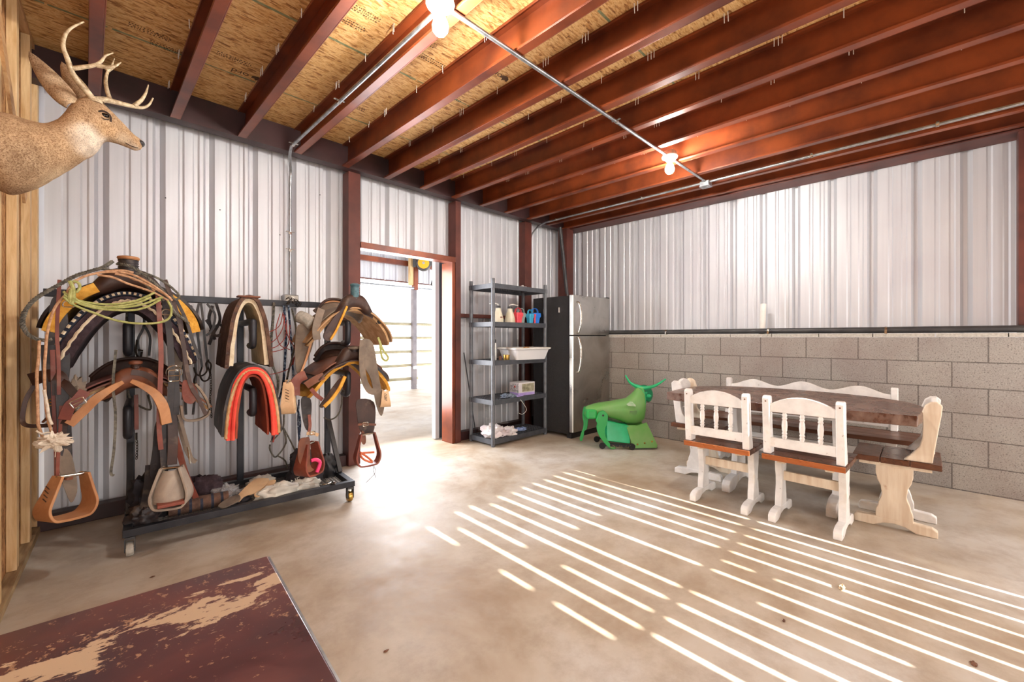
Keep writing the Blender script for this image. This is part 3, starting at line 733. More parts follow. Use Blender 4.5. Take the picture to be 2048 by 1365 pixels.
def swell(w0, zz):
    "vase shaped leg half width at relative height 0..1"
    pts = [(0,1),(.12,1.0),(.25,.86),(.45,.66),(.6,.72),(.75,.92),(.85,1),(1,1)]
    for (a, b), (c, d) in zip(pts, pts[1:]):
        if a <= zz <= c:
            f = (zz-a)/(c-a); f = f*f*(3-2*f); return w0*(b+(d-b)*f)
    return w0
def vase(mb, xc, w0, z0, z1, y0, y1, n=18):
    L = [(xc-swell(w0, i/n), z0+(z1-z0)*i/n) for i in range(n+1)]; Rr = [(xc+swell(w0, i/n), z0+(z1-z0)*i/n) for i in range(n+1)]
    mb.prism(L+Rr[::-1], lambda a,b: (a,y0,b), lambda a,b: (a,y1,b))
def footp(mb, x0, x1, y0, y1, h=.068):
    L = x1-x0
    o = [(x0,0),(x0+L*.2,0),(x0+L*.33,h*.38),(x0+L*.5,h*.5),(x0+L*.67,h*.38),(x0+L*.8,0),(x1,0),(x1,h*.62),(x1-L*.05,h*.85),(x1-L*.16,h),(x0+L*.16,h),(x0+L*.05,h*.85),(x0,h*.62)]
    mb.prism(o, lambda a,b: (a,y0,b), lambda a,b: (a,y1,b))
def make_chair(label):
    "chair facing +x, origin on the floor under the middle of the back edge of the seat"
    th = thing('dining_chair', label, 'chair')
    mb = MB()
    for i in range(3): mb.box(-.012+.143*i, -.012+.1415*(i+1), -.218, .218, .414, .448)
    mesh_obj('seat', mb, M['varn_y'], th, bevel=.004)
    mb = MB(); mb.box(-.0165, -.0125, -.216, .216, .415, .447); mesh_obj('seat_edge', mb, M['varn_edge'], th)  # lighter strip: the lit look of the edge is put into its colour
    for s in (-1, 1):
        mb = MB(); y0, y1 = (s*.170, s*.213) if s > 0 else (s*.213, s*.170)
        o = [(.003,.449),(.085,.449),(.082,.49),(.062,.56),(.050,.62),(.042,.72),(.036,.80),(.03,.818),(.015,.826),(-.012,.822),(-.022,.808),(-.018,.72),(-.006,.56)]
        mb.prism(o, lambda a,b: (a,y0,b), lambda a,b: (a,y1,b)); mesh_obj('back_post', mb, M['wpaint'], th, bevel=.005)
    mb = MB(); N = 14
    up = [(-.172+.344*i/N, .770+.058*math.sin(math.pi*i/N)**.8) for i in range(N+1)]
    mb.prism([(-.172,.722),(.172,.722)]+up[::-1], lambda a,b: (-.004-.02*(b-.7)/.1*.5,a,b), lambda a,b: (.020-.02*(b-.7)/.1*.5,a,b)); mesh_obj('top_rail', mb, M['wpaint'], th, bevel=.004)
    mb = MB(); mb.box(.004, .026, -.172, .172, .496, .556); mesh_obj('lower_rail', mb, M['wpaint'], th, bevel=.003)
    for y in (-.094, 0, .094):
        mb = MB(); pr = [(.0,.556),(.010,.556),(.015,.575),(.011,.583),(.0155,.592),(.011,.601),(.0145,.612),(.0165,.64),(.0145,.668),(.011,.678),(.0155,.687),(.011,.696),(.015,.705),(.010,.722),(.0,.722)]
        mb.lathe(pr, (.010, y, 0), n=12); mesh_obj('spindle', mb, M['wpaint'], th, True)
    for s in (-1, 1):
        mb = MB(); y0, y1 = sorted((s*.152, s*.192)); vase(mb, .235, .060, .066, .392, y0, y1); lg = mesh_obj('leg', mb, M['wpaint'], th, bevel=.003)
        mb = MB(); y0, y1 = sorted((s*.150, s*.194)); footp(mb, .03, .43, y0, y1); mesh_obj('foot', mb, M['wpaint'], lg, bevel=.005)
        mb = MB(); y0, y1 = sorted((s*.105, s*.150)); mb.box(.06, .36, y0, y1, .385, .4135); mesh_obj('seat_batten', mb, M['cream'], th, bevel=.003)
    mb = MB(); mb.box(.222, .246, -.152, .152, .235, .295); mesh_obj('stretcher', mb, M['cream'], th, bevel=.002)
    mb = MB()
    for (y, z) in ((-.192, .79), (.192, .79)): mb.lathe([(0,-.001),(.005,-.001),(.005,.0)], (-.0235, y, z), 'x', 8)
    mesh_obj('peg', mb, M['rust'], th)
    return th
ch = make_chair('white painted chair with three turned spindles, nearer the green steer dummy')
ch.location = (3.105, 1.095, 0)
ch2 = copy_tree(ch, 'white painted chair with three turned spindles, nearer the right end bench'); ch2.location = (3.108, .590, 0); ch2.rotation_euler.z = math.radians(-1.5)
ch['group'] = ch2['group'] = 'spindle back dining chairs'
UPR = [(0.157, 0.449), (0.126, 0.484), (0.085, 0.544), (0.073, 0.594), (0.071, 0.677), (0.077, 0.745), (0.061, 0.794), (0.036, 0.814), (0.007, 0.815), (-0.014, 0.796), (-0.009, 0.742), (0.012, 0.584), (0.029, 0.449)]
def make_endseat(label):
    "short bench facing +y; origin on the floor, x centre"
    th = thing('end_bench', label, 'bench')
    for i in range(3):
        mb = MB(); mb.box(-.205, .205, -.012+.139*i, -.012+.1375*(i+1), .413, .448); mesh_obj('seat_plank', mb, M['varn_x'], th, bevel=.004)
    for s in (-1, 1):
        mb = MB(); x0, x1 = sorted((s*.150, s*.190)); mb.prism(UPR, lambda a,b: (x0,a,b), lambda a,b: (x1,a,b)); mesh_obj('side_upright', mb, M['wpaint'] if s > 0 else M['cream'], th, bevel=.006)
        mb = MB(); N = 18; xa, xb = sorted((s*.118, s*.158))
        L = [(.200-swell(.088, i/N), .058+.33*i/N) for i in range(N+1)]; Rr = [(.200+swell(.088, i/N), .058+.33*i/N) for i in range(N+1)]
        mb.prism(L+Rr[::-1], lambda a,b: (xa,a,b), lambda a,b: (xb,a,b)); lg = mesh_obj('leg', mb, M['cream'] if s < 0 else M['wpaint'], th, bevel=.004)
        mb = MB(); xa, xb = sorted((s*.115, s*.161))
        o = [(.005,0),(.10,0),(.15,.026),(.2,.034),(.25,.026),(.30,0),(.395,0),(.395,.040),(.385,.056),(.30,.062),(.11,.062),(.03,.056),(.005,.040)]
        mb.prism(o, lambda a,b: (xa,a,b), lambda a,b: (xb,a,b)); mesh_obj('foot', mb, M['cream'] if s < 0 else M['wpaint'], lg, bevel=.006)
        mb = MB(); xa, xb = sorted((s*.11, s*.165)); mb.box(xa, xb, .03, .37, .387, .4125); mesh_obj('seat_batten', mb, M['cream'], th, bevel=.002)
    mb = MB(); N = 12; upc = [(-.150+.30*i/N, .775+.05*math.sin(math.pi*i/N)) for i in range(N+1)]
    mb.prism([(-.150,.70),(.150,.70)]+upc[::-1], lambda a,b: (a,.006,b), lambda a,b: (a,.032,b)); mesh_obj('top_rail', mb, M['wpaint'], th, bevel=.004)
    mb = MB(); mb.box(-.150, .150, .018, .042, .50, .57); mesh_obj('lower_rail', mb, M['wpaint'], th, bevel=.003)
    mb = MB(); mb.box(-.118, .118, .188, .212, .22, .29); mesh_obj('stretcher', mb, M['wpaint'], th, bevel=.002)
    return th
e1 = make_endseat('short white bench with bare pale leg at the right end of the table')
e1.location = (3.73, -.005, 0); e1.rotation_euler.z = math.radians(1)
e2 = copy_tree(e1, 'short white bench at the far table end beside the green steer dummy')
e2.location = (3.86, 1.665, 0); e2.rotation_euler.z = math.radians(180+2)
e1['group'] = e2['group'] = 'short end benches'
# table
tb = thing('dining_table', 'boat shaped dark brown dining table with painted-in swirled sheen on white trestles', 'table', (3.80, .83, 0))
tb_out = [(-.47,-.75),(-.02,-.77),(.28,-.63),(.44,-.35),(.49,0),(.44,.35),(.30,.62),(.03,.75),(-.44,.74),(-.51,.37),(-.53,0),(-.51,-.37)]
ob = []
for i, p in enumerate(tb_out):
    ob.append(p)
ob = [tuple(q) for q in spl([tb_out[i] for i in (8,9,10,11,0)], 5)]+[tuple(q) for q in spl([tb_out[i] for i in (0,1,2,3,4,5,6,7,8)], 5)][1:-1]
t = NT('table_top_varnish', .22)
n = t.noise(t.co((1.2,9,9)), 2, 6, .6, 1.6); n2 = t.noise(t.co((1,1,1)), 2.2, 5, .65, 2.5); s = t.sep(t.co())
c = t.ramp(n, [(.3, hexc('#3d2117')), (.7, hexc('#5c3424'))]); c = t.mix(t.ramp(n2, [(.40, G0), (.75, (.7,.7,.7,1))]), c, hexc('#a18a7c'))  # pale swirls paint the top's sheen into its colour
t.color(c); t.rough(t.ramp(n2, [(.35, (.16,.16,.16,1)), (.65, (.42,.42,.42,1))])); M['tabletop'] = t.m
mb = MB(); mb.prism(ob, lambda a,b: (a,b,.690), lambda a,b: (a,b,.752)); mesh_obj('tabletop', mb, M['tabletop'], tb, bevel=.006)
mb = MB(); 
for (a, b, r) in ((-.515, -.10, .012), (-.522, -.02, .008), (-.517, -.16, .006), (-.520, .13, .007)):
    mb.ball((a+.004, b, .715+R_.uniform(-.01,.01)), r*.4, r*1.6, r*.7, 8, 5)
mesh_obj('chipped_edge', mb, M['varn_edge'], tb)
for s in (-1, 1):
    mb = MB(); vase(mb, 0, .11, .10, .66, s*.33-.022, s*.33+.022); tr = mesh_obj('trestle', mb, M['wpaint'], tb, bevel=.003)
    mb = MB(); footp(mb, -.30, .30, s*.33-.03, s*.33+.03, .10); mesh_obj('foot', mb, M['wpaint'], tr, bevel=.005)
    mb = MB(); mb.box(-.34, .34, s*.33-.03, s*.33+.03, .655, .689); mesh_obj('top_batten', mb, M['wpaint'], tr, bevel=.003)
mb = MB(); mb.box(-.013, .013, -.307, .307, .30, .40); mesh_obj('stretcher', mb, M['wpaint'], tb, bevel=.002)
# long bench along the wall
lb = thing('long_bench', 'long white bench with wavy top rail against the block wall', 'bench', (4.60, .89, 0))
for i in range(3):
    mb = MB(); mb.box(-.40+.133*i, -.40+.1315*(i+1), -.80, .80, .414, .448); mesh_obj('seat_plank', mb, M['varn_y'], lb, bevel=.004)
for y in (-.645, .605):
    mb = MB(); mb.prism([(-.045,.449),(.03,.449),(.045,.50),(.05,.62),(.045,.78),(.035,.792),(.0,.792),(-.01,.78),(-.005,.62),(-.02,.52)], lambda a,b: (a,y-.022,b), lambda a,b: (a,y+.022,b)); mesh_obj('back_post', mb, M['wpaint'], lb, bevel=.005)
    mb = MB(); vase(mb, -.20, .085, .062, .385, y-.02, y+.02); lg = mesh_obj('leg', mb, M['wpaint'], lb, bevel=.003)
    mb = MB(); footp(mb, -.39, -.01, y-.023, y+.023, .064); mesh_obj('foot', mb, M['wpaint'], lg, bevel=.005)
    mb = MB(); mb.box(-.36, -.04, y-.03, y+.03, .386, .4135); mesh_obj('seat_batten', mb, M['wpaint'], lb, bevel=.002)
mb = MB(); N = 60; up = []
for i in range(N+1):
    f = i/N; up.append((-.623+1.206*f, .772+.026*math.cos((f*3-.5)*2*math.pi)-.012*abs(2*f-1)))
mb.prism([(-.623,.697),(.583,.697)]+up[::-1], lambda a,b: (.0,a,b), lambda a,b: (.024,a,b)); mesh_obj('wavy_rail', mb, M['wpaint'], lb, bevel=.003)
mb = MB(); mb.box(.002, .024, -.623, .583, .47, .53); mesh_obj('lower_rail', mb, M['wpaint'], lb, bevel=.003)
mb = MB(); mb.box(-.21, -.186, -.62, .58, .24, .32); mesh_obj('stretcher', mb, M['wpaint'], lb, bevel=.002)

# ------------------------------------------------------------------ green roping steer
t = NT('green_plastic', .38); n = t.noise(t.co(), 4, 4); s = t.sep(t.co())
t.color(t.ramp(n, [(.35, hexc('#1f9a4c')), (.65, hexc('#35b055'))])); t.bump(t.noise(t.co(), 30, 3), .05, .003); M['green'] = t.m
t = NT('faded_green_plastic', .45); n = t.noise(t.co(), 5, 5); t.color(t.ramp(n, [(.3, hexc('#5ca348')), (.7, hexc('#7aa862'))])); M['green2'] = t.m
M['greenh'] = mat('bright_green_plastic', '#12a868', '#2cc083', .3, scale=5); M['greend'] = mat('deep_green_plastic', '#0c6f49', '#148a5c', .35, scale=5)
q = P(1235, 880, Z=0); q = FWD*4.72+Vector((.7067,-.7075,0))*((1235-1024)/852*4.72)
st = thing('roping_steer', 'green plastic roping steer dummy with curved horns beside the refrigerator', 'roping dummy', (q.x, q.y, .015), math.atan2(-.7075, .7067))
def seg_interp(tab, x):
    if x <= tab[0][0]: return tab[0][1]
    for (a, b), (c, d) in zip(tab, tab[1:]):
        if a <= x <= c: return b+(d-b)*(x-a)/(c-a)
    return tab[-1][1]
ztop = [(-.361,.36),(-.35,.415),(-.30,.435),(-.2,.46),(-.1,.472),(0,.49),(.1,.51),(.15,.55),(.195,.60),(.215,.645),(.26,.655),(.285,.63),(.30,.58)]
zbot = [(-.361,.33),(-.35,.30),(-.31,.282),(-.27,.288),(-.215,.335),(-.128,.30),(-.05,.288),(.02,.262),(.1,.23),(.18,.225),(.25,.245),(.285,.275),(.30,.35)]
hw = [(-.361,.03),(-.34,.085),(-.25,.11),(-.12,.12),(.05,.135),(.18,.13),(.25,.10),(.29,.07),(.30,.05)]
mb = MB(); rings = []
for x in [-.361,-.352,-.335,-.31,-.28,-.24,-.2,-.15,-.1,-.05,0,.05,.1,.13,.16,.19,.215,.24,.265,.285,.297]:
    a, b, w_ = seg_interp(zbot, x), seg_interp(ztop, x), seg_interp(hw, x); zc = (a+b)/2; ring = []
    neck = max(0, min(1, (b-.5)/.15))
    for k in range(24):
        an = 2*math.pi*k/24; cx_, sz = math.cos(an), math.sin(an)
        u = math.copysign(abs(cx_)**.75, cx_); v = math.copysign(abs(sz)**.85, sz)
        ww_ = w_*(1-.55*neck*max(0, v))
        ring.append((x, u*ww_, zc+v*(b-a)/2))
    rings.append(ring)
mb.loft(rings); mesh_obj('body', mb, M['green2'], st, 'all')
mb = MB(); hd = [(.27,.02,.60,.045),(.30,.06,.60,.062),(.345,.10,.585,.066),(.385,.15,.555,.058),(.40,.20,.515,.045),(.395,.24,.485,.040),(.39,.255,.478,.03)]
hd = [(.255,.0,.600,.05,.05),(.29,.01,.592,.065,.066),(.335,.03,.568,.075,.078),(.362,.06,.538,.070,.072),(.375,.09,.510,.056,.058),(.378,.12,.490,.044,.045)]
rings = []
for x, y, z, rx, rz_ in hd:
    rings.append([(x+math.cos(2*math.pi*k/18)*rx*.9, y+math.cos(2*math.pi*k/18)*rx*.5, z+math.sin(2*math.pi*k/18)*rz_) for k in range(18)])
mb.loft(rings); mesh_obj('head', mb, M['greend'], st, 'all')
for s, pts in ((-1, [(.26,0,.625),(.20,-.01,.645),(.163,-.02,.664),(.119,-.03,.70),(.079,-.035,.766)]), (1, [(.27,0,.62),(.323,-.01,.627),(.388,-.02,.642),(.454,-.03,.678),(.523,-.035,.726)])):
    mb = MB(); pth = spl(pts, 6); m_ = len(pth); mb.tube(pth, [.025-.018*(i/(m_-1))**1.2 for i in range(m_)], 12); mesh_obj('horn', mb, M['greenh'], st, True)
mb = MB(); mb.ball((.335, -.02, .535), .035, .02, .02); mb.ball((.305,-.045,.575), .012,.008,.012); mesh_obj('ear', mb, M['greenh'], st, True)
mb = MB(); mb.tube([(.214+.0,-.045,.635),(.25,-.075,.615),(.28,-.08,.565),(.292,-.07,.50),(.297,-.05,.44)], .004, 6); mesh_obj('neck_seam', mb, M['greenh'], st, True)
# skid plates (front skirt) both sides, base box
for s in (-1, 1):
    mb = MB(); pl = [(.061,.235),(.18,.232),(.288,.262),(.385,.03),(.374,.006),(.13,.0),(.108,.05)]
    mb.prism(pl, lambda a,b: (a, s*(.115+.07*(1-b/.26)), b), lambda a,b: (a, s*(.115+.07*(1-b/.26))-s*.014, b)); pk = mesh_obj('skirt_panel', mb, M['green2'], st, bevel=.004)
    for x, z in ((.17,.042),(.247,.055),(.327,.07)):
        mb = MB(); yy = s*(.115+.07*(1-z/.26)+.004); mb.ball((x,yy,z), .010, .006, .010, 10, 6); mesh_obj('bolt', mb, M['brass'], pk, True)
mb = MB(); ring = lambda x, y0, z0, z1: [(x,-y0,z0),(x,y0,z0),(x,y0*.8,z1),(x,-y0*.8,z1)]
mb.loft([ring(-.155,.15,.07,.285), ring(.10,.155,.04,.23)]); mesh_obj('base_shell', mb, M['greenh'], st, bevel=.01)
mb = MB(); mb.beam((.37,-.17,.02),(.37,.17,.02),.02,.02); mb.beam((-.2,-.15,.035),(.12,-.17,.02),.02,.03); mb.beam((-.2,.15,.035),(.12,.17,.02),.02,.03); mb.beam((.12,-.17,.0),(.38,-.17,.012),.02,.016); mesh_obj('skid_frame', mb, M['blackplastic'], st)
for x, y in ((-.20,-.15),(.11,-.185),(-.20,.15),(.11,.185)):
    mb = MB(); mb.lathe([(0,-.012),(.03,-.012),(.034,-.006),(.034,.006),(.03,.012),(0,.012)], (x,y,.02), 'y', 18); mesh_obj('wheel', mb, M['rubber'], st, True)
LEG = [(-0.194, 0.395), (-0.164, 0.38), (-0.143, 0.344), (-0.15, 0.271), (-0.172, 0.206), (-0.172, 0.147), (-0.15, 0.089), (-0.106, 0.031), (-0.055, -0.0), (-0.077, -0.012), (-0.106, -0.012), (-0.143, 0.012), (-0.186, 0.06), (-0.223, 0.111), (-0.248, 0.162), (-0.259, 0.22), (-0.252, 0.256), (-0.266, 0.286), (-0.259, 0.315), (-0.237, 0.373)]
mb = MB(); o = [tuple(q) for q in spl(LEG, 3, True)]; mb.prism(o, lambda a,b: (a,-.165,b), lambda a,b: (a,-.125,b)); lg = mesh_obj('hind_leg', mb, M['green'], st, True, bevel=.008)
mb = MB(); mb.lathe([(0,-.004),(.011,-.004),(.011,.003),(0,.003)], (-.195,-.166,.348), 'y', 12); mesh_obj('bolt', mb, M['blackplastic'], lg)
LG2 = [(-0.362, 0.40), (-0.335, 0.329), (-0.325, 0.278), (-0.335, 0.22), (-0.346, 0.14), (-0.375, 0.118), (-0.383, 0.06), (-0.405, 0.005), (-0.428, 0.02), (-0.405, 0.104), (-0.39, 0.14), (-0.383, 0.206), (-0.394, 0.278), (-0.389, 0.36)]
mb = MB(); mb.prism([tuple(q) for q in spl(LG2, 3, True)], lambda a,b: (a+.03,.115,b), lambda a,b: (a+.03,.15,b)); mesh_obj('hind_leg', mb, M['green'], st, True, bevel=.006)
mb = MB(); mb.box(-.36,-.25,-.13,.13,.30,.40); mesh_obj('hip_block', mb, M['green'], st, bevel=.02)
mb = MB(); mb.prism([(.064,.462),(.10,.492),(.13,.487),(.160,.455),(.163,.440),(.08,.448)], lambda a,b: (a,-.139,b), lambda a,b: (a,-.128,b)); mesh_obj('grip_hole', mb, mat('hole_highlight', '#cfe3c8', '#94c790', .5, scale=30), st)
text('STRAIT', .038, (.165, -.1385, .375), (math.pi/2, 0, math.radians(2)), mat('grey_print', '#7d8f78', None, .6), st, 'side_lettering') if False else None
mb = MB()
for i, hgt in enumerate((.025,.022,.028,.026,.03,.03,.03)): mb.box(.10+.012*i, .1025+.012*i, -.1375, -.1345, .362, .362+hgt)
mb.box(.10,.125,-.1375,-.1345,.386,.389); mb.box(.148,.176,-.1375,-.1345,.390,.393); mb.box(.13,.17,-.1375,-.1345,.350,.3525)
mesh_obj('moulded_lettering', mb, mat('grey_print', '#6d7f6c', None, .6), st)
M['straw'] = mat('dry_grass', '#8a7c55', '#b5a578', .9, scale=40)
mb = MB()
for i in range(90):
    a = Vector((R_.uniform(-.13,.12), R_.uniform(-.19,-.10), .004+.03*R_.random())); b = a+Vector((R_.uniform(-.05,.05), R_.uniform(-.04,.03), R_.uniform(-.0,.03))); b.z = max(.002, b.z); mb.tube([a, b], .0012, 3)
o = mesh_obj('dry_grass', mb, M['straw'], None); o.location = (st.location.x, st.location.y, 0); o.rotation_euler = st.rotation_euler; tag(o, 'tuft of dry grass caught under the green steer dummy', 'dry grass', None, 'stuff')

# ------------------------------------------------------------------ scuffed desk in the foreground
t = NT('peeling_mahogany', .33)
n = t.noise(t.co(), 3.2, 5, .6, .5); n2 = t.noise(t.co((1,2.2,1)), 9, 8, .68, .3); s = t.sep(t.co()); n3 = t.noise(t.co((1,1,1)), 75, 4, .7); n4 = t.noise(t.co((1,1,1)), 2.6, 4, .6)
c = t.ramp(n, [(.32, hexc('#35191d')), (.5, hexc('#55292a')), (.66, hexc('#6d3d38'))])
c = t.mix(t.ramp(n4, [(.5, G0), (.68, (.7,.7,.7,1))]), c, hexc('#2f2433'))
band = t.math('ABSOLUTE', t.math('SUBTRACT', t.math('ADD', s[1], t.math('MULTIPLY', s[0], -.06)), -.115))     # peeled strip runs along the far edge
band = t.math('MULTIPLY', band, 2.2)
m1 = t.ramp(t.math('SUBTRACT', n2, band), [(.432, G0), (.447, G1)])
m2 = t.ramp(t.math('SUBTRACT', n3, t.math('MULTIPLY', band, .16)), [(.565, G0), (.60, (.8,.8,.8,1))])
c = t.mix(m2, c, hexc('#a98468')); c = t.mix(m1, c, hexc('#c2aa8e'))
t.color(c); t.rough(t.ramp(n, [(.3, (.22,.22,.22,1)), (.7, (.42,.42,.42,1))])); t.bump(m1, .15, .002); M['desk'] = t.m
dk = thing('desk', 'dark mahogany desk top with a peeled pale strip in the lower left foreground', 'table', (.2705, .998, 0), -math.radians(4.3))
mb = MB(); mb.box(-.52, 0, -1.25, 0, .715, .74); mesh_obj('desktop', mb, M['desk'], dk, bevel=.002)
mb = MB(); mb.box(.0005, .004, -1.25, -.002, .717, .738); mesh_obj('metal_edging', mb, M['galv'], dk)
mb = MB(); mb.box(-.50, -.02, -.04, -.02, .64, .7145); mb.box(-.50, -.02, -1.23, -1.21, .64, .7145); mb.box(-.04, -.02, -1.21, -.04, .64, .7145); mb.box(-.50, -.48, -1.21, -.04, .64, .7145); mesh_obj('apron', mb, M['varn_y'], dk)
for x in (-.485, -.035):
    for y in (-.035, -1.215):
        mb = MB(); mb.loft([[(x-.014,y-.014,0),(x+.014,y-.014,0),(x+.014,y+.014,0),(x-.014,y+.014,0)],[(x-.022,y-.022,.64),(x+.022,y-.022,.64),(x+.022,y+.022,.64),(x-.022,y+.022,.64)]]); mesh_obj('leg', mb, M['varn_y'], dk)

# ------------------------------------------------------------------ floor debris
M['leaf'] = mat('dead_leaf', '#8d7354', '#c2ae92', .9, scale=40)
def flake(px, py, size, name, label, cat, m='leaf', h=.25):
    q = P(px, py, Z=0); mb = crush((q.x, q.y, .0005), size, size*.6, size*h, int(px)%97, 14, 8, .6); o = mesh_obj(name, mb, M[m], None, False); tag(o, label, cat)
flake(1683, 1179, .022, 'dead_leaf', 'curled pale dead leaf on the sun striped floor', 'leaf', h=.6)
flake(1948, 1330, .016, 'wood_chip', 'small dark chip on the floor at the lower right', 'chip', 'rust')
flake(1568, 1244, .008, 'pebble', 'tiny brown pebble on the striped floor left of the dead leaf', 'pebble', 'rust', .7)
flake(772, 1304, .010, 'wood_chip', 'dark crumb on the floor near the desk corner, bottom centre', 'chip', 'rust')
flake(305, 1155, .010, 'wood_chip', 'dark crumb on the floor just beyond the desk', 'chip', 'rust')

# ------------------------------------------------------------------ deer head
YD = 2.64
def dq(x, y, Y=YD): return P(x/2.437, y/2.437, Y=Y)
deer = thing('deer_mount', 'antlered deer shoulder mount hanging on the stud wall', 'deer mount', (0,0,0))
secs = [((-60,535),(-40,905),.17),((0,553),(15,935),.168),((65,568),(60,945),.162),((130,592),(150,925),.15),((190,606),(215,895),.138),((240,606),(275,862),.122),((285,582),(335,828),.105),((318,545),(390,792),.090),((345,510),(440,765),.080),((375,484),(478,735),.074),((415,474),(500,700),.070),((455,480),(520,688),.066),((495,502),(545,692),.058),((540,541),(575,702),.049),((580,582),(603,712),.040),((618,622),(630,722),.034),((650,655),(652,731),.030),((676,674),(672,733),.026),((692,686),(688,727),.017),((697,694),(694,716),.007)]
mb = MB(); rings = []
tops = spl([dq(*a) for a, b, w_ in secs], 3); bots = spl([dq(*b) for a, b, w_ in secs], 3); ws_ = spl([(w_, 0, 0) for a, b, w_ in secs], 3)
from mathutils import noise as mnoise
for a, b, w_ in zip(tops, bots, ws_):
    c = (a+b)/2; h = (a-b)/2; ring = []
    for k in range(32):
        an = 2*math.pi*k/32; cs, sn = math.cos(an), math.sin(an)
        ww_ = w_.x*(1+.12*(-sn))
        p = c+h*sn+Vector((0, cs*ww_, 0)); p += (p-c).normalized()*mnoise.noise(p*28)*.0035*min(1, w_.x/.05)
        ring.append(p)
    rings.append(ring)
mb.loft(rings)
t = NT('deer_hide', .92); at = t.n('ShaderNodeVertexColor', layer_name='Col')
nf = t.noise(t.co((1,1,1)), 190, 3, .7); nb = t.noise(t.co((1,1,1)), 22, 4, .6)
c = t.mix(t.ramp(nf, [(.35, G0), (.62, (.55,.55,.55,1))]), at.outputs[0], hexc('#d9bf9c')); c = t.mix(t.ramp(nf, [(.36, (.55,.55,.55,1)), (.5, G0)]), c, hexc('#5c4431')); c = t.mix(t.ramp(nb, [(.4, (.35,.35,.35,1)), (.6, G0)]), c, hexc('#7a5c40'))
t.color(c); t.bump(nf, .7, .006); t.b.inputs['Specular IOR Level'].default_value = .2; M['hide'] = t.m
hide = mesh_obj('head_and_neck', mb, M['hide'], deer, 'all')
def paint(o, base, blobs):
    me = o.data; ca = me.color_attributes.new('Col', 'FLOAT_COLOR', 'POINT')
    for i, v in enumerate(me.vertices):
        c = Vector(base)
        for ctr, r, col in blobs:
            d = (v.co-ctr).length/r; f = max(0, min(1, 1.6-1.6*d)); c = c.lerp(Vector(col), f)
        ca.data[i].color = (*c, 1)
W3 = hexc('#e9dfd0')[:3]; T3 = hexc('#a98460')[:3]
blobs = [(dq(440,690,2.57), .085, W3), (dq(460,700,2.62), .08, W3), (dq(470,730,2.6), .06, W3), (dq(420,640,2.56), .04, W3), (dq(240,870), .10, hexc('#d8bd98')[:3]), (dq(120,780,2.5), .10, hexc('#8a6c50')[:3]), (dq(60,920), .08, hexc('#7d5b42')[:3]),
         (dq(600,690,2.6), .05, hexc('#e2cfb4')[:3]), (dq(650,728,2.62), .03, W3), (dq(530,640,2.58), .05, hexc('#bd9468')[:3]), (dq(480,520,2.62), .04, hexc('#8c6a4c')[:3]), (dq(640,690,2.60), .018, hexc('#5a4234')[:3]), (dq(694,702), .03, hexc('#1c191a')[:3]), (dq(560,560,2.64), .04, hexc('#7d6248')[:3])]
paint(hide, T3, blobs)
mb = MB(); mb.ball(dq(510,563,2.585), .015, .010, .010, 16, 10); mesh_obj('eye', mb, mat('glass_eye', '#120c0a', None, .05), deer, 'all')
mb = MB(); mb.tube(spl([dq(480,545,2.578), dq(500,541,2.575), dq(525,552,2.576), dq(540,572,2.582), dq(540,595,2.588)], 5), .0038, 6); mesh_obj('eyelid', mb, mat('dark_lid', '#3a2a20', None, .8), deer, True)
mb = MB(); mb.tube(spl([dq(482,560,2.577), dq(505,580,2.576), dq(530,582,2.58)], 5), .003, 6); mesh_obj('eyelid', mb, bpy.data.materials['dark_lid'], deer, True)
mb = MB(); mb.ball(dq(683,700,2.637), .018, .021, .016, 14, 8); mesh_obj('nose', mb, mat('black_nose', '#1b191b', '#2b282a', .35, scale=80), deer, 'all')
mb = MB(); mb.tube(spl([dq(672,722,2.618), dq(640,712,2.608), dq(612,697,2.600)], 5), .002, 6); mesh_obj('mouth_line', mb, bpy.data.materials['dark_lid'], deer, True)
def ear(tip, base, wid, Yt, Yb):
    a = dq(*base, Yb); b = dq(*tip, Yt); d = b-a; L = d.length; d.normalize(); side = Vector((0,-1,0)).cross(d).normalized(); nn = side.cross(d)
    def f(u, v):
        prof = math.sin(math.pi*min(1, (u*.86+.13)))**.62*(1-.25*u) if u < .999 else .0
        an = (v-.5)*math.radians(210)
        w_ = wid*prof
        return a+d*(L*u)+side*(math.sin(an)*w_*.62)+nn*((1-math.cos(an))*w_*.45)
    mb = MB(); mb.grid(f, 16, 14, .004); return mb
e = mesh_obj('ear', ear((140,250),(350,500),.075,2.74,2.60), M['hide'], deer, 'all')
paint(e, hexc('#a58668')[:3], [(dq(230,370,2.66), .05, hexc('#c9b294')[:3]), (dq(140,255,2.74), .05, hexc('#7a604a')[:3]), (dq(320,470,2.6), .05, hexc('#dcc8a8')[:3])])
e = mesh_obj('ear', ear((300,300),(420,478),.07,2.92,2.70), M['hide'], deer, 'all'); paint(e, hexc('#9a7a5c')[:3], [])
t = NT('antler_bone', .5); n = t.noise(t.co((1,1,1)), 40, 5, .65); t.color(t.ramp(n, [(.35, hexc('#8b7455')), (.6, hexc('#cdbb9b'))])); t.bump(n, .4, .004); M['antler'] = t.m
def antler(main, tines, Y0):
    mb = MB()
    def tb_(pts, r0, r1):
        pth = spl([dq(x, y, Yv) for x, y, Yv in pts], 5); m_ = len(pth)
        mb.tube(pth, [r0+(r1-r0)*(i/(m_-1))**1.3 for i in range(m_)], 10)
    tb_(main, .0135, .003)
    for p in tines: tb_(p, .0095, .0022)
    mesh_obj('antler', mb, M['antler'], deer, True)
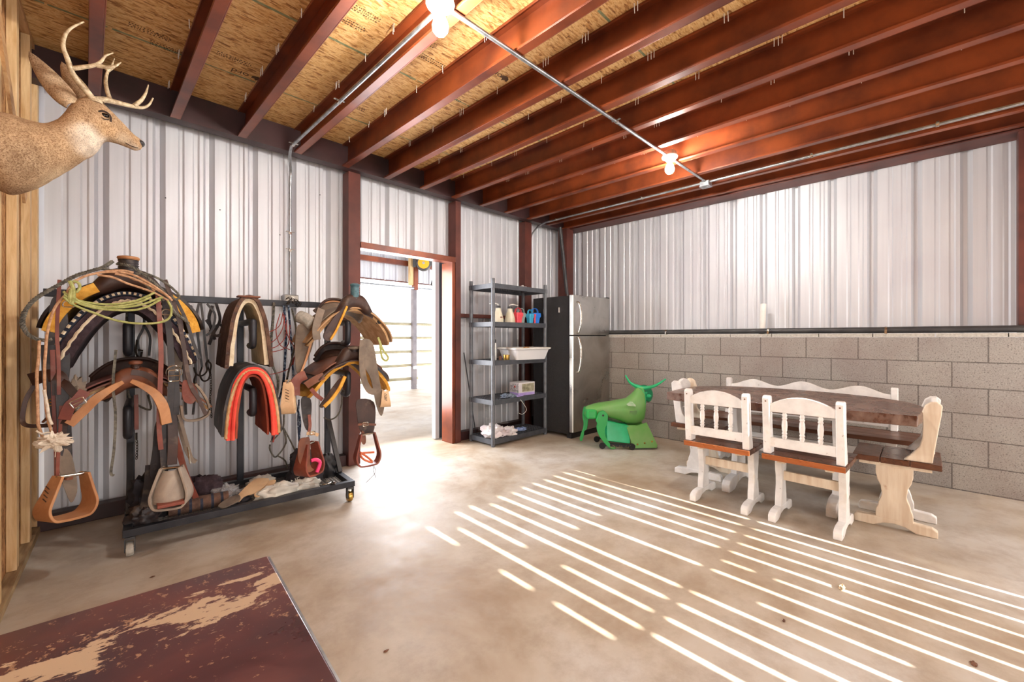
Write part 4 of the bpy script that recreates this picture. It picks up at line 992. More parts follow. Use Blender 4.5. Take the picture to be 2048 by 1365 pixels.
antler([(465,500,2.61),(430,455,2.60),(385,405,2.585),(352,355,2.57),(330,290,2.56),(308,225,2.55),(318,170,2.55),(350,135,2.56),(408,106,2.58)],
       [[(345,335,2.568),(400,328,2.56),(460,318,2.555),(492,300,2.55),(515,272,2.55),(552,258,2.55)], [(470,318,2.555),(520,328,2.55),(560,322,2.55),(590,304,2.55)]], 2.6)
antler([(480,485,2.68),(520,488,2.70),(570,500,2.72),(630,515,2.74),(690,525,2.75),(725,512,2.75),(746,478,2.75)],
       [[(655,515,2.74),(690,487,2.74),(712,450,2.74),(723,413,2.74)], [(540,492,2.71),(524,450,2.74),(515,395,2.78),(525,350,2.80),(545,318,2.82),(558,285,2.84)], [(520,345,2.80),(548,330,2.80),(575,312,2.8)]], 2.7)
mb = MB(); mb.lathe([(0,0),(.02,0),(.022,.012),(0,.012)], dq(468,498,2.61)-Vector((0,0,.004)), n=12); mb.lathe([(0,0),(.02,0),(.022,.012),(0,.012)], dq(482,490,2.68)-Vector((0,0,.004)), n=12); mesh_obj('antler_burr', mb, M['antler'], deer, True)
mb = MB(); mb.prism([(.17*math.cos(a*math.pi/12), .19*math.sin(a*math.pi/12)) for a in range(24)], lambda a,b: (-.262, YD+a, 1.2+(675-745/2.437)/852*1.97+b), lambda a,b: (-.285, YD+a, 1.2+(675-745/2.437)/852*1.97+b)); mesh_obj('backing_board', mb, M['pinex'], deer)
# ------------------------------------------------------------------ tack rack
RK = math.radians(-4.6)
rk = thing('tack_rack', 'long black steel tack rack on casters in front of the corrugated wall', 'rack', (.14, 3.11, 0), RK)
L, Dp = 1.255, .59
mb = MB(); mb.box(0, L, 0, .04, .112, .152); mesh_obj('front_bar', mb, M['black'], rk, bevel=.002)
mb = MB(); mb.box(0, L, Dp-.04, Dp, .112, .152); mesh_obj('back_bar', mb, M['black'], rk, bevel=.002)
for x in (0, L-.04):
    mb = MB(); mb.box(x, x+.04, .04, Dp-.04, .112, .152); mesh_obj('side_bar', mb, M['black'], rk, bevel=.002)
mb = MB()
k = .03
while k < L-.03: mb.box(k-.0012, k+.0012, .04, Dp-.04, .114, .118); k += .024
k = .05
while k < Dp-.04: mb.box(.03, L-.03, k-.0012, k+.0012, .1165, .1195); k += .018
mesh_obj('mesh_floor', mb, M['greysteel'], rk)
UX = (.02, .62, L-.02)
for x in UX:
    mb = MB(); mb.box(x-.02, x+.02, Dp-.04, Dp, .153, 1.44); mesh_obj('upright', mb, M['black'], rk, bevel=.003)
mb = MB(); mb.box(-.36, L+.0, Dp-.045, Dp+.005, 1.44, 1.485); mesh_obj('top_bar', mb, M['black'], rk, bevel=.003)
for x in (UX[0], UX[2]):
    mb = MB(); mb.beam((x, Dp-.05, .52), (x, Dp-.33, .155), .03, .03); mesh_obj('brace', mb, M['greysteel'], rk)
ARM = [(UX[0], 1.27), (UX[0], .80), (UX[1], 1.30), (UX[1], .86), (UX[2], 1.31), (UX[2], .93)]
for x, z in ARM:
    mb = MB(); y1 = .09 if x != UX[1] else .06
    mb.tube(spl([(x, Dp-.05, z), (x, .3, z), (x, y1+.03, z), (x, y1, z-.02), (x, y1+.005, z-.13), (x, y1+.03, z-.155), (x, y1+.1, z-.155)], 4), .022, 10); mesh_obj('arm', mb, M['black'], rk, True)
def caster(x, y, m):  # swivel caster with its fork and wheel
    mb = MB(); mb.box(x-.022, x+.022, y-.022, y+.022, .098, .111); mb.box(x-.023, x-.018, y-.018, y+.02, .03, .098); mb.box(x+.018, x+.023, y-.018, y+.02, .03, .098); c = mesh_obj('caster', mb, M['greysteel'], rk)
    mb = MB(); mb.lathe([(0,-.016),(.034,-.016),(.038,-.010),(.038,.010),(.034,.016),(0,.016)], (x, y+.01, .039), 'x', 20); mesh_obj('wheel', mb, m, c, True)
    mb = MB(); mb.lathe([(0,-.023),(.009,-.023),(.009,.023),(0,.023)], (x, y+.01, .039), 'x', 10); mesh_obj('axle', mb, M['chrome'], c, True)
caster(.03, .02, M['cap']); caster(L-.03, .02, M['brass']); caster(.03, Dp-.02, M['cap']); caster(L-.03, Dp-.02, M['cap'])

# ------------------------------------------------------------------ leather and cloth
def leather(name, a, b, r=.5, sc=5):
    t = NT(name, r); n = t.noise(t.co(), sc, 6, .65, .6); n2 = t.noise(t.co(), 90, 3); n3 = t.noise(t.co(), 11, 3, .6)
    c = t.ramp(n, [(.32, hexc(a)), (.66, hexc(b))]); c = t.mix(t.ramp(n3, [(.55, G0), (.75, (.35,.35,.35,1))]), c, hexc('#9b8672'))
    t.color(c); t.bump(n2, .25, .002); return t.m
M['l_dark'] = leather('dark_oiled_leather', '#2a1b17', '#4a2f26')
M['l_black'] = leather('blackened_leather', '#19161a', '#332b2c')
M['l_brown'] = leather('brown_leather', '#5b3325', '#8a5236')
M['l_red'] = leather('red_brown_leather', '#6a3026', '#8f4a38')
M['l_tan'] = leather('tan_leather', '#a06a42', '#c89264', .6)
M['l_pale'] = leather('pale_raw_leather', '#c9a27a', '#e2c39c', .65)
M['l_dusty'] = leather('bleached_grey_leather', '#8a7e72', '#b3a698', .65)
M['l_grey'] = leather('dusty_leather', '#5d5148', '#8b7c6c', .7)
M['suede'] = mat('tan_suede', '#a07c58', '#c39f78', .95, scale=14, bump=.5, bscale=120)
M['fl_yellow'] = mat('yellow_fleece', '#c78a2c', '#e3ad4c', .98, scale=22, bump=.9, bscale=90)
M['fl_tan'] = mat('matted_fleece', '#b98f60', '#d6b287', .98, scale=18, bump=.9, bscale=80)
M['fl_cream'] = mat('cream_fleece', '#cdb897', '#e6d8bc', .98, scale=18, bump=.8, bscale=80)
M['wool_dk'] = mat('dark_wool_pad', '#2e2228', '#4a3a40', .98, scale=26, bump=.8, bscale=110)
M['wool_br'] = mat('brown_wool', '#463129', '#6b5042', .98, scale=20, bump=.8, bscale=110)
M['wool_navy'] = mat('navy_wool', '#20232f', '#343a4a', .98, scale=30, bump=.7, bscale=110)
M['zig'] = mat('cream_trim', '#c9b495', '#e2d4ba', .95, scale=30)
M['redpad'] = mat('coral_red_felt', '#dc3b34', '#f2604c', .95, scale=9, bump=.35, bscale=160)
M['dirtpad'] = mat('soiled_felt', '#8c4030', '#b0583c', .95, scale=9, bump=.4, bscale=160)
M['rope_dk'] = mat('dark_rope', '#44433e', '#7d786c', .9, scale=60, bump=.5, bscale=200)
M['rope_tan'] = mat('tan_rope', '#a47a58', '#cfa582', .85, scale=60, bump=.4, bscale=200)
M['rope_green'] = mat('green_lariat_rope', '#8e9150', '#b7b878', .8, scale=60, bump=.4, bscale=260)
M['rope_red'] = mat('red_cord', '#8d3b38', '#b5564c', .8, scale=60)
M['rope_blue'] = mat('blue_white_rope', '#26344e', '#8fa3b8', .85, scale=50, lo=.5, hi=.6)
M['rope_white'] = mat('frayed_white_rope', '#c9b9a4', '#e6dccb', .9, scale=50, bump=.5, bscale=200)
M['iron'] = mat('dark_iron', '#28231f', '#4a4038', .55, .7, scale=30)

def arch(w, h, flare=0, p=1.0):
    def f(s):
        a = abs(s)*math.pi/2; sg = 1 if s >= 0 else -1
        return sg*(w*math.sin(a)**p+flare*abs(s)**2.2), -h*(1-math.cos(a))
    return f
def drape(w, h, y0, y1, top, t, flare=0, nu=12, nv=30, cx=0, curl=0, rough=0, s0=-1, s1=1, p=1.0, dip=0):
    f = arch(w, h, flare, p); Y0 = y0 if callable(y0) else (lambda s: y0); Y1 = y1 if callable(y1) else (lambda s: y1)
    def fn(u, v):
        s = s0+(s1-s0)*v; x, z = f(s); a, b = Y0(s), Y1(s); y = a+(b-a)*u
        z += top - dip*math.sin(math.pi*u)*(1-abs(s))
        if rough:
            nz = mnoise.noise(Vector((x*14, y*14, z*14)))*rough; x += nz; z += nz*.5; y += mnoise.noise(Vector((x*11+5, 3, z*11)))*rough
        return Vector((cx+x, y, z))
    mb = MB(); mb.grid(fn, nu, nv, t); return mb
def stirrup(par, c, rot, w, h, dep, m, name='stirrup', open_top=.55, tilt=0, lace=False):
    "hanging stirrup: bell shaped leather covered bow, wide tread"
    mb = MB(); pts = [(-w*open_top*.5, h), (-w*.40, h*.62), (-w*.5, h*.28), (-w*.40, h*.05), (-w*.2, 0), (w*.2, 0), (w*.40, h*.05), (w*.5, h*.28), (w*.40, h*.62), (w*open_top*.5, h)]
    T = Matrix.Translation(Vector(c)) @ Matrix.Rotation(rot, 4, 'Z') @ Matrix.Rotation(tilt, 4, 'Y')
    path = [Vector((x, 0, z)) for x, z in pts]; path = spl(path, 5); m_ = len(path); ctr = Vector((0, 0, h*.5)); nrm = []; ws_ = []
    for i, p in enumerate(path):
        nrm.append((p-ctr).normalized()); zz = p.z/h; ws_.append(dep*(1-.45*zz))
    mb.M = T; mb.strap(path, ws_, .012, nrm); o = mesh_obj(name, mb, m, par, True, bevel=.002)
    mb = MB(); mb.M = T; mb.tube([(-w*open_top*.5-.008, 0, h*.97), (w*open_top*.5+.008, 0, h*.97)], .008, 8); mesh_obj('top_bolt', mb, M['chrome'], o, True)
    if lace:
        mb = MB(); mb.M = T
        for i in range(7):
            z = h*(.2+.09*i); x = -w*(.46-.10*abs(z/h-.3)); mb.beam((x-.009, -dep*.12, z), (x-.007, dep*.12, z+.012), .003, .003)
        mesh_obj('lacing', mb, M['l_dark'], o)
    return o
def panel(par, pts, t, m, name, off, rough=.0, both=False):
    "leather panel from outline points given as world/par vectors, thickness along off"
    off = Vector(off); mb = MB(); o = [tuple(q) for q in spl(pts, 4, True)]
    A = [mb.v(q) for q in o]; B = [mb.v(Vector(q)+off*t) for q in o]; n_ = len(A)
    mb.face(A[::-1]); mb.face(B)
    for i in range(n_): mb.face((A[i], A[(i+1) % n_], B[(i+1) % n_], B[i]))
    return mesh_obj(name, mb, m, par, True, bevel=.0015)
def buckle(par, c, w=.03, h=.036, nrm=(0,-1,0), m='chrome', rot=0):
    nrm = Vector(nrm).normalized(); u = Vector((0,0,1)); u = (u-nrm*u.dot(nrm)).normalized(); s_ = u.cross(nrm)
    u, s_ = u*math.cos(rot)+s_*math.sin(rot), s_*math.cos(rot)-u*math.sin(rot)
    c = Vector(c); mb = MB(); mb.tube([c+s_*w/2*a+u*h/2*b for a, b in ((-1,-.8),(-.8,-1),(.8,-1),(1,-.8),(1,.8),(.8,1),(-.8,1),(-1,.8))], .003, 6, closed=True)
    mb.tube([c-u*h*.0-s_*w/2, c+nrm*.002+s_*w/2], .0024, 5); return mesh_obj('buckle', mb, M[m], par, True)
def dring(par, c, r=.025, nrm=(0,-1,0), m='chrome'):
    nrm = Vector(nrm).normalized(); u = Vector((0,0,1)); s_ = u.cross(nrm).normalized(); c = Vector(c); mb = MB()
    mb.tube([c+s_*math.cos(a)*r+u*(max(math.sin(a), -.55))*r for a in [2*math.pi*k/18 for k in range(18)]], .0032, 6, closed=True); return mesh_obj('ring', mb, M[m], par, True)

def saddle(name, label, loc, rz, cfg):
    """western saddle on a rack arm. local: x across, -y front (horn), z up from the arm"""
    th = thing(name, label, 'saddle', loc, rz); g = cfg.get
    y0, y1 = g('y0', -.02), g('y1', .50)
    for i, (w, h, top, a, b, tt, m, nm, fl) in enumerate(cfg['layers']):
        R_in = g('round', .07)
        mb = drape(w, h, (lambda s, a=a: a+R_in*max(0, abs(s)-.72)**2*9 if abs(s) > .72 else a), (lambda s, b=b: b-R_in*max(0, abs(s)-.72)**2*9), top, tt, fl, rough=.006 if 'pad' in nm or 'fleece' in nm else .002)
        o = mesh_obj(nm, mb, M[m], th, True, angle=60)
    # zigzag trim on the pad's front edge
    if g('zig'):
        w, h, top, yy, fl = g('zig'); f = arch(w, h, fl); mb = MB(); pth = []
        for i in range(90):
            s = -1+2*i/89; x, z = f(s); k = .004*math.sin(i*1.6); pth.append((x+k*(abs(s)), yy, top+z+k*(1-abs(s))))
        mb.tube(pth, .0075, 6); mesh_obj('zigzag_trim', mb, M['zig'], th, True)
    if g('fleece'):
        w, h, top, a, b, tt, fl = g('fleece')
        for s0, s1 in ((-.98, -.30), (.42, .98)):
            mb = drape(w, h, a, b, top, tt, fl, nv=16, s0=s0, s1=s1, rough=.006); mesh_obj('fleece_lining', mb, M['fl_yellow'], th, True, angle=60)
    if g('dashes'):
        w, h, top, yy, fl = g('dashes'); f = arch(w, h, fl); mb = MB()
        for i in range(0, 64, 2):
            p0, p1 = f(-1+2*i/64), f(-1+2*(i+1)/64); mb.tube([(p0[0], yy, top+p0[1]), (p1[0], yy, top+p1[1])], .007, 5)
        mesh_obj('woven_checks', mb, M['zig'], th)
    # fork with swells
    top = g('forkz', .20); fm = g('fork', 'l_dark'); fw = g('forkw', .15); fy = g('forky', .05)
    mb = MB(); rings = []
    for i in range(15):
        s = -1+2*i/14; r = (.055*(1-abs(s)**3*.55)); zc = top-.02-.10*abs(s)**1.8; x = fw*s*(1+.0)
        rr = r*(1+.25*math.exp(-((abs(s)-.55)/.25)**2)); rings.append([(x, fy+math.cos(2*math.pi*k/14)*rr*.8, zc+math.sin(2*math.pi*k/14)*rr) for k in range(14)])
    mb.loft(rings); mesh_obj('fork', mb, M[fm], th, 'all')
    # horn: neck wrapped, flat cap
    hz = g('hornz', top+.12); hr = g('hornr', .036); nr = g('neckr', .03); hm = g('hornm', 'l_black'); cm = g('capm', 'l_tan')
    mb = MB(); z = top-.01; n_ = 7; prof = [(0, z)]
    for i in range(n_):
        za = z+(hz-.012-z)*i/n_; zb = z+(hz-.012-z)*(i+1)/n_; prof += [(nr*.93, za+.001), (nr*1.03, (za+zb)/2), (nr*.93, zb-.001)]
    prof.append((0, hz-.012)); mb.lathe(prof, (0, fy-.01, 0), n=20); hn = mesh_obj('horn', mb, M[hm], th, True, angle=80)
    mb = MB(); mb.lathe([(0,hz-.012),(hr*.9,hz-.013),(hr,hz-.006),(hr*.95,hz+.003),(hr*.6,hz+.007),(0,hz+.008)], (0, fy-.012, 0), n=24); mesh_obj('horn_cap', mb, M[cm], hn, True)
    # seat and cantle
    if g('seat', True):
        sm = g('seatm', 'l_brown'); sw = g('seatw', .15); st0 = top-.03
        def sf(u, v):
            s = 2*v-1; y = fy+.04+(y1-.10-fy)*u; zc = st0-.075*math.sin(math.pi*min(1, u*1.25)*.8)+.06*max(0, u-.6)**1.2*3
            w_ = sw*(.55+.55*u); return Vector((w_*s, y, zc-.07*abs(s)**2.2))
        mb = MB(); mb.grid(sf, 14, 14, .014); mesh_obj('seat', mb, M[sm], th, 'all')
        cz = g('cantlez', top+.03); cw = g('cantlew', .17); mb = MB()
        def cf(u, v):
            s = 2*u-1; zt = cz-.10*abs(s)**2.4; zb = st0-.05; y = y1-.10+.03*(1-abs(s)**2)+.035*v
            return Vector((cw*s, y-.04*abs(s)**2, zb+(zt-zb)*v))
        mb.grid(cf, 20, 6, .016); ct = mesh_obj('cantle', mb, M[g('cantlem', 'l_brown')], th, 'all')
        mb = MB(); mb.tube([cf(i/20, 1)+Vector((0,-.008,0)) for i in range(21)], .010, 8); mesh_obj('cantle_binding', mb, M[g('bindm', 'l_dark')], ct, True)
    return th
def fender(par, pts, m='l_dark', name='fender', t=.006, off=(0,1,0)): return panel(par, pts, t, M[m], name, off)
def rel(th, px, py, Y): return th.matrix_basis.inverted() @ P(px, py, Y=Y)
def hang(par, pts, w, m, name='strap', nrm=(0,-1,0), t=.004):
    mb = MB(); mb.strap(spl([Vector(p) for p in pts], 5), w, t, nrm); return mesh_obj(name, mb, M[m], par, True, bevel=.0008)
def PP(lst, Y, par=None):
    out = []
    for q in lst:
        p = P(q[0], q[1], Y=(q[2] if len(q) > 2 else Y))
        out.append(par.matrix_basis.inverted() @ p if par is not None else p)
    return out
def wrk(x, y, z): return rk.matrix_basis @ Vector((x, y, z))

# --- upper left saddle
pA = wrk(UX[0], .10, 0); 
A = saddle('western_saddle', 'dark western saddle on the upper left arm, yellow fleece showing, hung with lariats', (pA.x-.005, pA.y-.14, 1.30), RK*.6, dict(
    layers=[(.150,.33,.055,.00,.56,.065,'wool_dk','pad',.09), (.215,.37,.125,.01,.55,.022,'wool_navy','pad_cover',.07), (.285,.26,.205,.075,.50,.014,'l_black','skirt',.05)],
    fleece=(.240,.25,.165,.02,.50,.050,.03), dashes=(.218,.36,.137,.004,.08), zig=(.180,.35,.095,-.006,.09), forkz=.245, forkw=.165, forky=.07, hornz=.335, hornr=.048, neckr=.044, fork='l_dark', hornm='l_black', capm='l_tan', seatm='l_dark', cantlem='l_dark', cantlez=.245, cantlew=.17, round=.10))
f_ = PP([(103,600,3.12),(128,590,3.12),(138,660,3.10),(140,740,3.08),(128,800,3.08),(110,800,3.08),(98,740,3.08),(95,660,3.10)], 3.1, A); fender(A, f_, 'l_black')
f_ = PP([(338,610,3.15),(356,625,3.15),(366,680,3.12),(364,735,3.10),(340,738,3.10),(342,680,3.12)], 3.1, A); fender(A, f_, 'l_grey')
hang(A, PP([(118,790,3.07),(122,850,3.05),(126,900,3.05),(130,945,3.05)], 3.05, A), .040, 'l_dark', 'stirrup_leather'); hang(A, PP([(105,700,3.04),(108,800,3.02),(112,880,3.02),(114,960,3.03)], 3, A), .018, 'l_red', 'strap')
stirrup(A, rel(A, 131, 1036, 2.98), .62, .19, .205, .115, M['l_tan'], lace=True, tilt=.12)
fender(A, PP([(118,900,3.0),(140,905,3.0),(152,950,3.0),(154,985,3.0),(143,1006,3.0),(133,990,3.0),(120,950,3.0)], 3, A), 'l_grey', 'stirrup_hood')
buckle(A, rel(A, 106, 805, 3.03), .03, .03, m='brass')
hang(A, PP([(350,745,3.05),(352,800,3.04),(348,860,3.04),(341,930,3.04)], 3, A), .034, 'l_black', 'stirrup_leather')
hang(A, PP([(119,560,3.02),(114,660,3.0),(117,720,3.0),(118,790,3.0)], 3, A), .014, 'l_red', 'saddle_string')
hang(A, PP([(316,590,3.0),(322,700,3.0),(320,780,3.0),(318,850,3.0),(322,900,3.0)], 3, A), .022, 'l_red', 'latigo')
hang(A, PP([(352,600,3.02),(372,640,3.0),(388,690,2.99),(400,718,2.99)], 3, A), .016, 'l_black', 'saddle_string')
hang(A, PP([(330,560,3.02),(350,615,3.0),(362,660,3.0),(378,760,2.99),(398,800,2.99),(412,830,2.99)], 3, A), .020, 'l_dark', 'saddle_string')
dring(A, rel(A, 348, 745, 3.02), .036, m='chrome'); buckle(A, rel(A, 348, 752, 3.015), .05, .06)
dring(A, rel(A, 137, 610, 3.0), .020); dring(A, rel(A, 333, 626, 3.0), .020)
mb = MB(); c = rel(A, 343, 1012, 3.0)
stirrup(A, c, -.35, .165, .215, .12, M['l_dusty'], 'stirrup', .5)
mb = MB(); mb.M = Matrix.Translation(rel(A, 341, 1012, 3.02)); 
def hood(u, v):
    a = math.pi*(v); w_ = .078*(1-.45*u**1.6); return Vector((math.cos(a)*w_, math.sin(a)*.06*(1-.4*u), .01+.17*u))
mb.grid(lambda u, v: Vector((math.cos(math.pi*v)*.082*(1-.62*u**1.8), -math.sin(math.pi*v)*.075*(1-.4*u)-.005, .035+.17*u)), 10, 16, .005); mesh_obj('stirrup_hood', mb, M['l_dusty'], A, 'all')
mb = MB(); c = rel(A, 340, 1005, 2.985); mb.box(c.x-.058, c.x+.058, c.y-.075, c.y+.04, c.z-.004, c.z+.014); mesh_obj('stirrup_tread', mb, M['l_red'], A, bevel=.004)
hang(A, PP([(232,700,3.10),(226,770,3.08),(231,830,3.08),(228,900,3.08),(222,945,3.08),(228,952,3.08)], 3, A), .012, 'rope_dk', 'tie_rope')
# --- lower left saddle
pB = wrk(UX[0], .10, 0)
B = saddle('western_saddle', 'worn brown western saddle on the lower left arm with tan underside showing', (pB.x+.025, pB.y-.13, .84), RK*.5, dict(
    layers=[(.21,.20,.115,.06,.52,.014,'fl_tan','fleece_lining',.12), (.215,.20,.132,.02,.52,.009,'l_brown','skirt',.13), (.17,.12,.15,.05,.45,.008,'l_red','jockey',.10)],
    forkz=.165, forkw=.135, hornz=.225, hornr=.03, neckr=.02, fork='l_brown', hornm='l_dark', capm='l_brown', seatm='l_dark', cantlem='l_dark', cantlez=.23, cantlew=.19, round=.05))
hang(B, PP([(246,764,2.97),(225,776,2.97),(195,796,2.97),(168,822,2.98),(138,850,2.98)], 3, B), [.018+.022*min(1,i/10) for i in range(21)], 'l_tan', 'skirt_underside', (-.35,-.9,-.4), .014)
hang(B, PP([(262,762,2.97),(285,772,2.97),(310,788,2.98),(326,815,2.98),(333,848,2.98)], 3, B), [.018+.030*min(1,i/14) for i in range(21)], 'l_tan', 'skirt_underside', (.35,-.9,-.4), .014)
hang(B, PP([(170,782,2.96),(155,800,2.96),(140,812,2.96),(128,840,2.97)], 3, B), .045, 'l_red', 'rigging_strap'); buckle(B, rel(B, 156, 806, 2.94), .05, .035, rot=-.5)
hang(B, PP([(60,760,3.1),(95,752,3.05),(118,756,3.02),(122,790,3.02)], 3, B), .06, 'l_dark', 'fender_top')
fender(B, PP([(112,758,3.02),(140,765,3.02),(138,800,3.0),(132,900,3.0),(118,905,3.0),(112,820,3.0)], 3, B), 'l_black')
hang(B, PP([(75,762,3.12),(52,800,3.10),(45,840,3.08),(56,852,3.06),(90,852,3.04),(112,850,3.02)], 3, B), .018, 'l_dark', 'breast_collar')
fender(B, PP([(366,762,3.05),(388,768,3.02),(396,790,3.02),(385,808,3.02),(366,800,3.02)], 3, B), 'l_red', 'leather_cup')
mb = MB(); mb.strap(spl(PP([(362,812,3.0),(366,836,3.0),(380,842,3.0),(402,838,3.0),(418,826,3.0),(415,805,3.0),(402,782,3.0),(390,768,3.0)], 3, B), 4), .03, .012, [Vector((0,0,1))]*29); mesh_obj('stirrup', mb, M['l_grey'], B, True, bevel=.002)
fender(B, PP([(312,845,3.12),(335,850,3.12),(342,900,3.12),(325,955,3.15),(300,955,3.15),(305,900,3.12)], 3, B), 'l_black')
hang(B, PP([(336,830,3.12),(352,880,3.14),(372,950,3.2),(398,1010,3.25)], 3, B), .030, 'l_red', 'cinch_strap')
hang(B, PP([(302,930,3.18),(298,975,3.2),(290,1020,3.22)], 3, B), .05, 'l_black', 'cinch')
hang(B, PP([(358,830,3.0),(372,880,3.0),(384,920,3.0),(392,925,3.0)], 3, B), .016, 'l_grey', 'strap')
mb = MB(); mb.tube(spl(PP([(376,895,2.99),(380,928,2.99)], 3, B),4), .005, 6); mesh_obj('clip', mb, M['chrome'], B)

# --- upper right saddle
pE = wrk(UX[2], .10, 0)
E_ = saddle('western_saddle', 'dusty grey brown western saddle on the upper right arm with teal wrapped horn', (pE.x+.01, pE.y-.11, 1.335), RK, dict(
    layers=[(.20,.26,.06,.02,.52,.016,'fl_tan','fleece_lining',.09), (.21,.25,.075,-.01,.53,.010,'suede','skirt',.10), (.17,.16,.095,.03,.44,.008,'l_grey','jockey',.08)],
    forkz=.15, forkw=.135, forky=.02, hornz=.25, hornr=.035, neckr=.031, fork='l_dark', hornm='hornwrap', capm='hornwrap', seatm='l_grey', cantlem='l_tan', bindm='l_dark', cantlez=.155, cantlew=.15, round=.11)) if False else None
M['hornwrap'] = mat('teal_rubber_wrap', '#31505c', '#4c7078', .5, scale=30)
E_ = saddle('western_saddle', 'dusty grey brown western saddle on the upper right arm with teal wrapped horn', (pE.x+.01, pE.y-.11, 1.335), RK, dict(
    layers=[(.20,.26,.06,.02,.52,.016,'fl_tan','fleece_lining',.09), (.21,.25,.075,-.01,.53,.010,'suede','skirt',.10), (.17,.16,.095,.03,.44,.008,'l_grey','jockey',.08)],
    forkz=.15, forkw=.135, forky=.02, hornz=.25, hornr=.035, neckr=.031, fork='l_dark', hornm='hornwrap', capm='hornwrap', seatm='l_grey', cantlem='l_tan', bindm='l_dark', cantlez=.175, cantlew=.15, round=.11))
fender(E_, PP([(693,611,2.98),(680,622,3.0),(664,640,3.0),(648,668,3.02),(650,680,3.02),(660,681,3.0),(672,660,3.0),(682,640,2.99)], 3, E_), 'l_dark', 'front_skirt', .012)
hang(E_, PP([(694,613,2.96),(684,636,2.96),(672,662,2.96),(661,680,2.96)], 3, E_), .014, 'fl_yellow', 'fleece_edge', t=.012)
hang(E_, PP([(643,618,3.05),(636,640,3.03),(632,660,3.02),(634,680,3.02)], 3, E_), .05, 'l_grey', 'stirrup_leather')
fender(E_, PP([(597,650,3.2),(628,656,3.15),(626,690,3.15),(615,720,3.15),(600,748,3.2),(592,740,3.2),(590,690,3.2)], 3, E_), 'l_grey', 'fender')
hang(E_, PP([(626,672,3.12),(612,720,3.12),(600,750,3.12),(590,762,3.12),(576,800,3.08)], 3, E_), .014, 'l_tan', 'saddle_string')
mb = MB(); mb.tube(spl(PP([(600,634,3.25),(613,640,3.2),(626,650,3.15)], 3, E_), 4), .045, 16); mesh_obj('fleece_roll', mb, M['cap'], E_, 'all')
stirrup(E_, rel(E_, 577, 824, 3.1), 1.25, .15, .21, .09, M['l_pale'], lace=True, tilt=-.08)
mb = MB()
q0 = rel(E_, 577, 770, 3.05)
fender(E_, PP([(569,768,3.05),(586,768,3.05),(589,800,3.05),(586,824,3.05),(563,822,3.05),(566,795,3.05)], 3, E_), 'l_pale', 'laced_side', .008)
mb = MB()
for i in range(11):
    a = rel(E_, 574-.25*i, 774+4.4*i, 3.045); b = rel(E_, 581-.25*i, 777+4.4*i, 3.045); mb.beam(a, b, .003, .004)
    if i < 10: c = rel(E_, 574-.25*(i+1), 774+4.4*(i+1), 3.045); mb.beam(b, c, .003, .004)
mesh_obj('side_lacing', mb, M['l_dark'], E_)
fender(E_, PP([(722,683,2.95),(745,685,2.95),(756,740,2.95),(762,775,2.95),(770,800,2.95),(764,832,2.95),(754,815,2.95),(742,760,2.95),(728,730,2.95)], 3, E_), 'l_grey', 'fender', .008)
hang(E_, PP([(726,680,2.93),(724,715,2.93),(727,755,2.93),(738,780,2.93),(752,785,2.93)], 3, E_), .045, 'l_grey', 'stirrup_leather')
hang(E_, PP([(756,675,2.93),(766,700,2.93),(776,715,2.93),(772,722,2.93),(764,715,2.93),(760,690,2.93)], 3, E_), .016, 'rope_green', 'green_strap')
stirrup(E_, rel(E_, 769, 812, 2.95), 1.3, .12, .12, .08, M['l_pale'], lace=True)
mb = MB(); c = rel(E_, 757, 644, 3.02); mb.ball(c, .022); mesh_obj('concho', mb, M['blackplastic'], E_, 'all')
# --- lower right saddle
F_ = saddle('western_saddle', 'dark brown western saddle on the lower right arm with bright yellow fleece', (pE.x+.01, pE.y-.11, .955), RK, dict(
    layers=[(.20,.24,.05,.02,.52,.022,'fl_yellow','fleece_lining',.09), (.20,.17,.07,-.01,.53,.010,'l_dark','skirt',.08), (.18,.12,.09,.02,.44,.008,'l_brown','jockey',.06)],
    forkz=.15, forkw=.14, forky=.04, hornz=.17, hornr=.048, neckr=.046, fork='l_dark', hornm='l_dark', capm='l_grey', seatm='l_dark', cantlem='l_black', cantlez=.20, cantlew=.17, round=.10))
fender(F_, PP([(690,752,2.98),(676,762,3.0),(655,790,3.0),(640,812,3.02),(646,816,3.02),(662,806,3.0),(682,778,3.0)], 3, F_), 'l_dark', 'front_skirt', .012)
hang(F_, PP([(690,753,2.96),(680,775,2.96),(664,798,2.96),(648,814,2.96)], 3, F_), .022, 'fl_yellow', 'fleece_edge', t=.014)
hang(F_, PP([(612,750,3.1),(598,757,3.1),(590,770,3.1),(590,792,3.1)], 3, F_), .065, 'l_red', 'rigging_strap'); hang(F_, PP([(612,772,3.05),(630,760,3.03),(648,752,3.02)], 3, F_), .05, 'l_brown', 'latigo_keeper')
hang(F_, PP([(622,778,3.02),(632,790,3.02),(645,800,3.02)], 3, F_), .026, 'l_red', 'billet')
fender(F_, PP([(604,795,3.12),(622,800,3.1),(622,840,3.1),(616,862,3.1),(608,850,3.1),(603,820,3.1)], 3, F_), 'l_black')
hang(F_, PP([(618,830,3.08),(620,850,3.06),(618,865,3.05)], 3, F_), .02, 'l_red', 'hobble_strap')
stirrup(F_, rel(F_, 619, 948, 3.02), .55, .16, .21, .12, M['l_red'], lace=False)
fender(F_, PP([(600,880,2.98),(612,876,2.98),(620,880,2.98),(621,930,2.98),(628,940,2.98),(614,945,2.98),(598,925,2.98),(596,900,2.98)], 3, F_), 'l_brown', 'stirrup_side', .012)
mb = MB(); mb.tube(spl(PP([(622,922,2.97),(632,920,2.97),(640,926,2.97),(634,945,2.97)], 3, F_), 4), .012, 8); mesh_obj('pink_ribbon', mb, mat('hot_pink', '#f0407c', None, .6), F_, True)
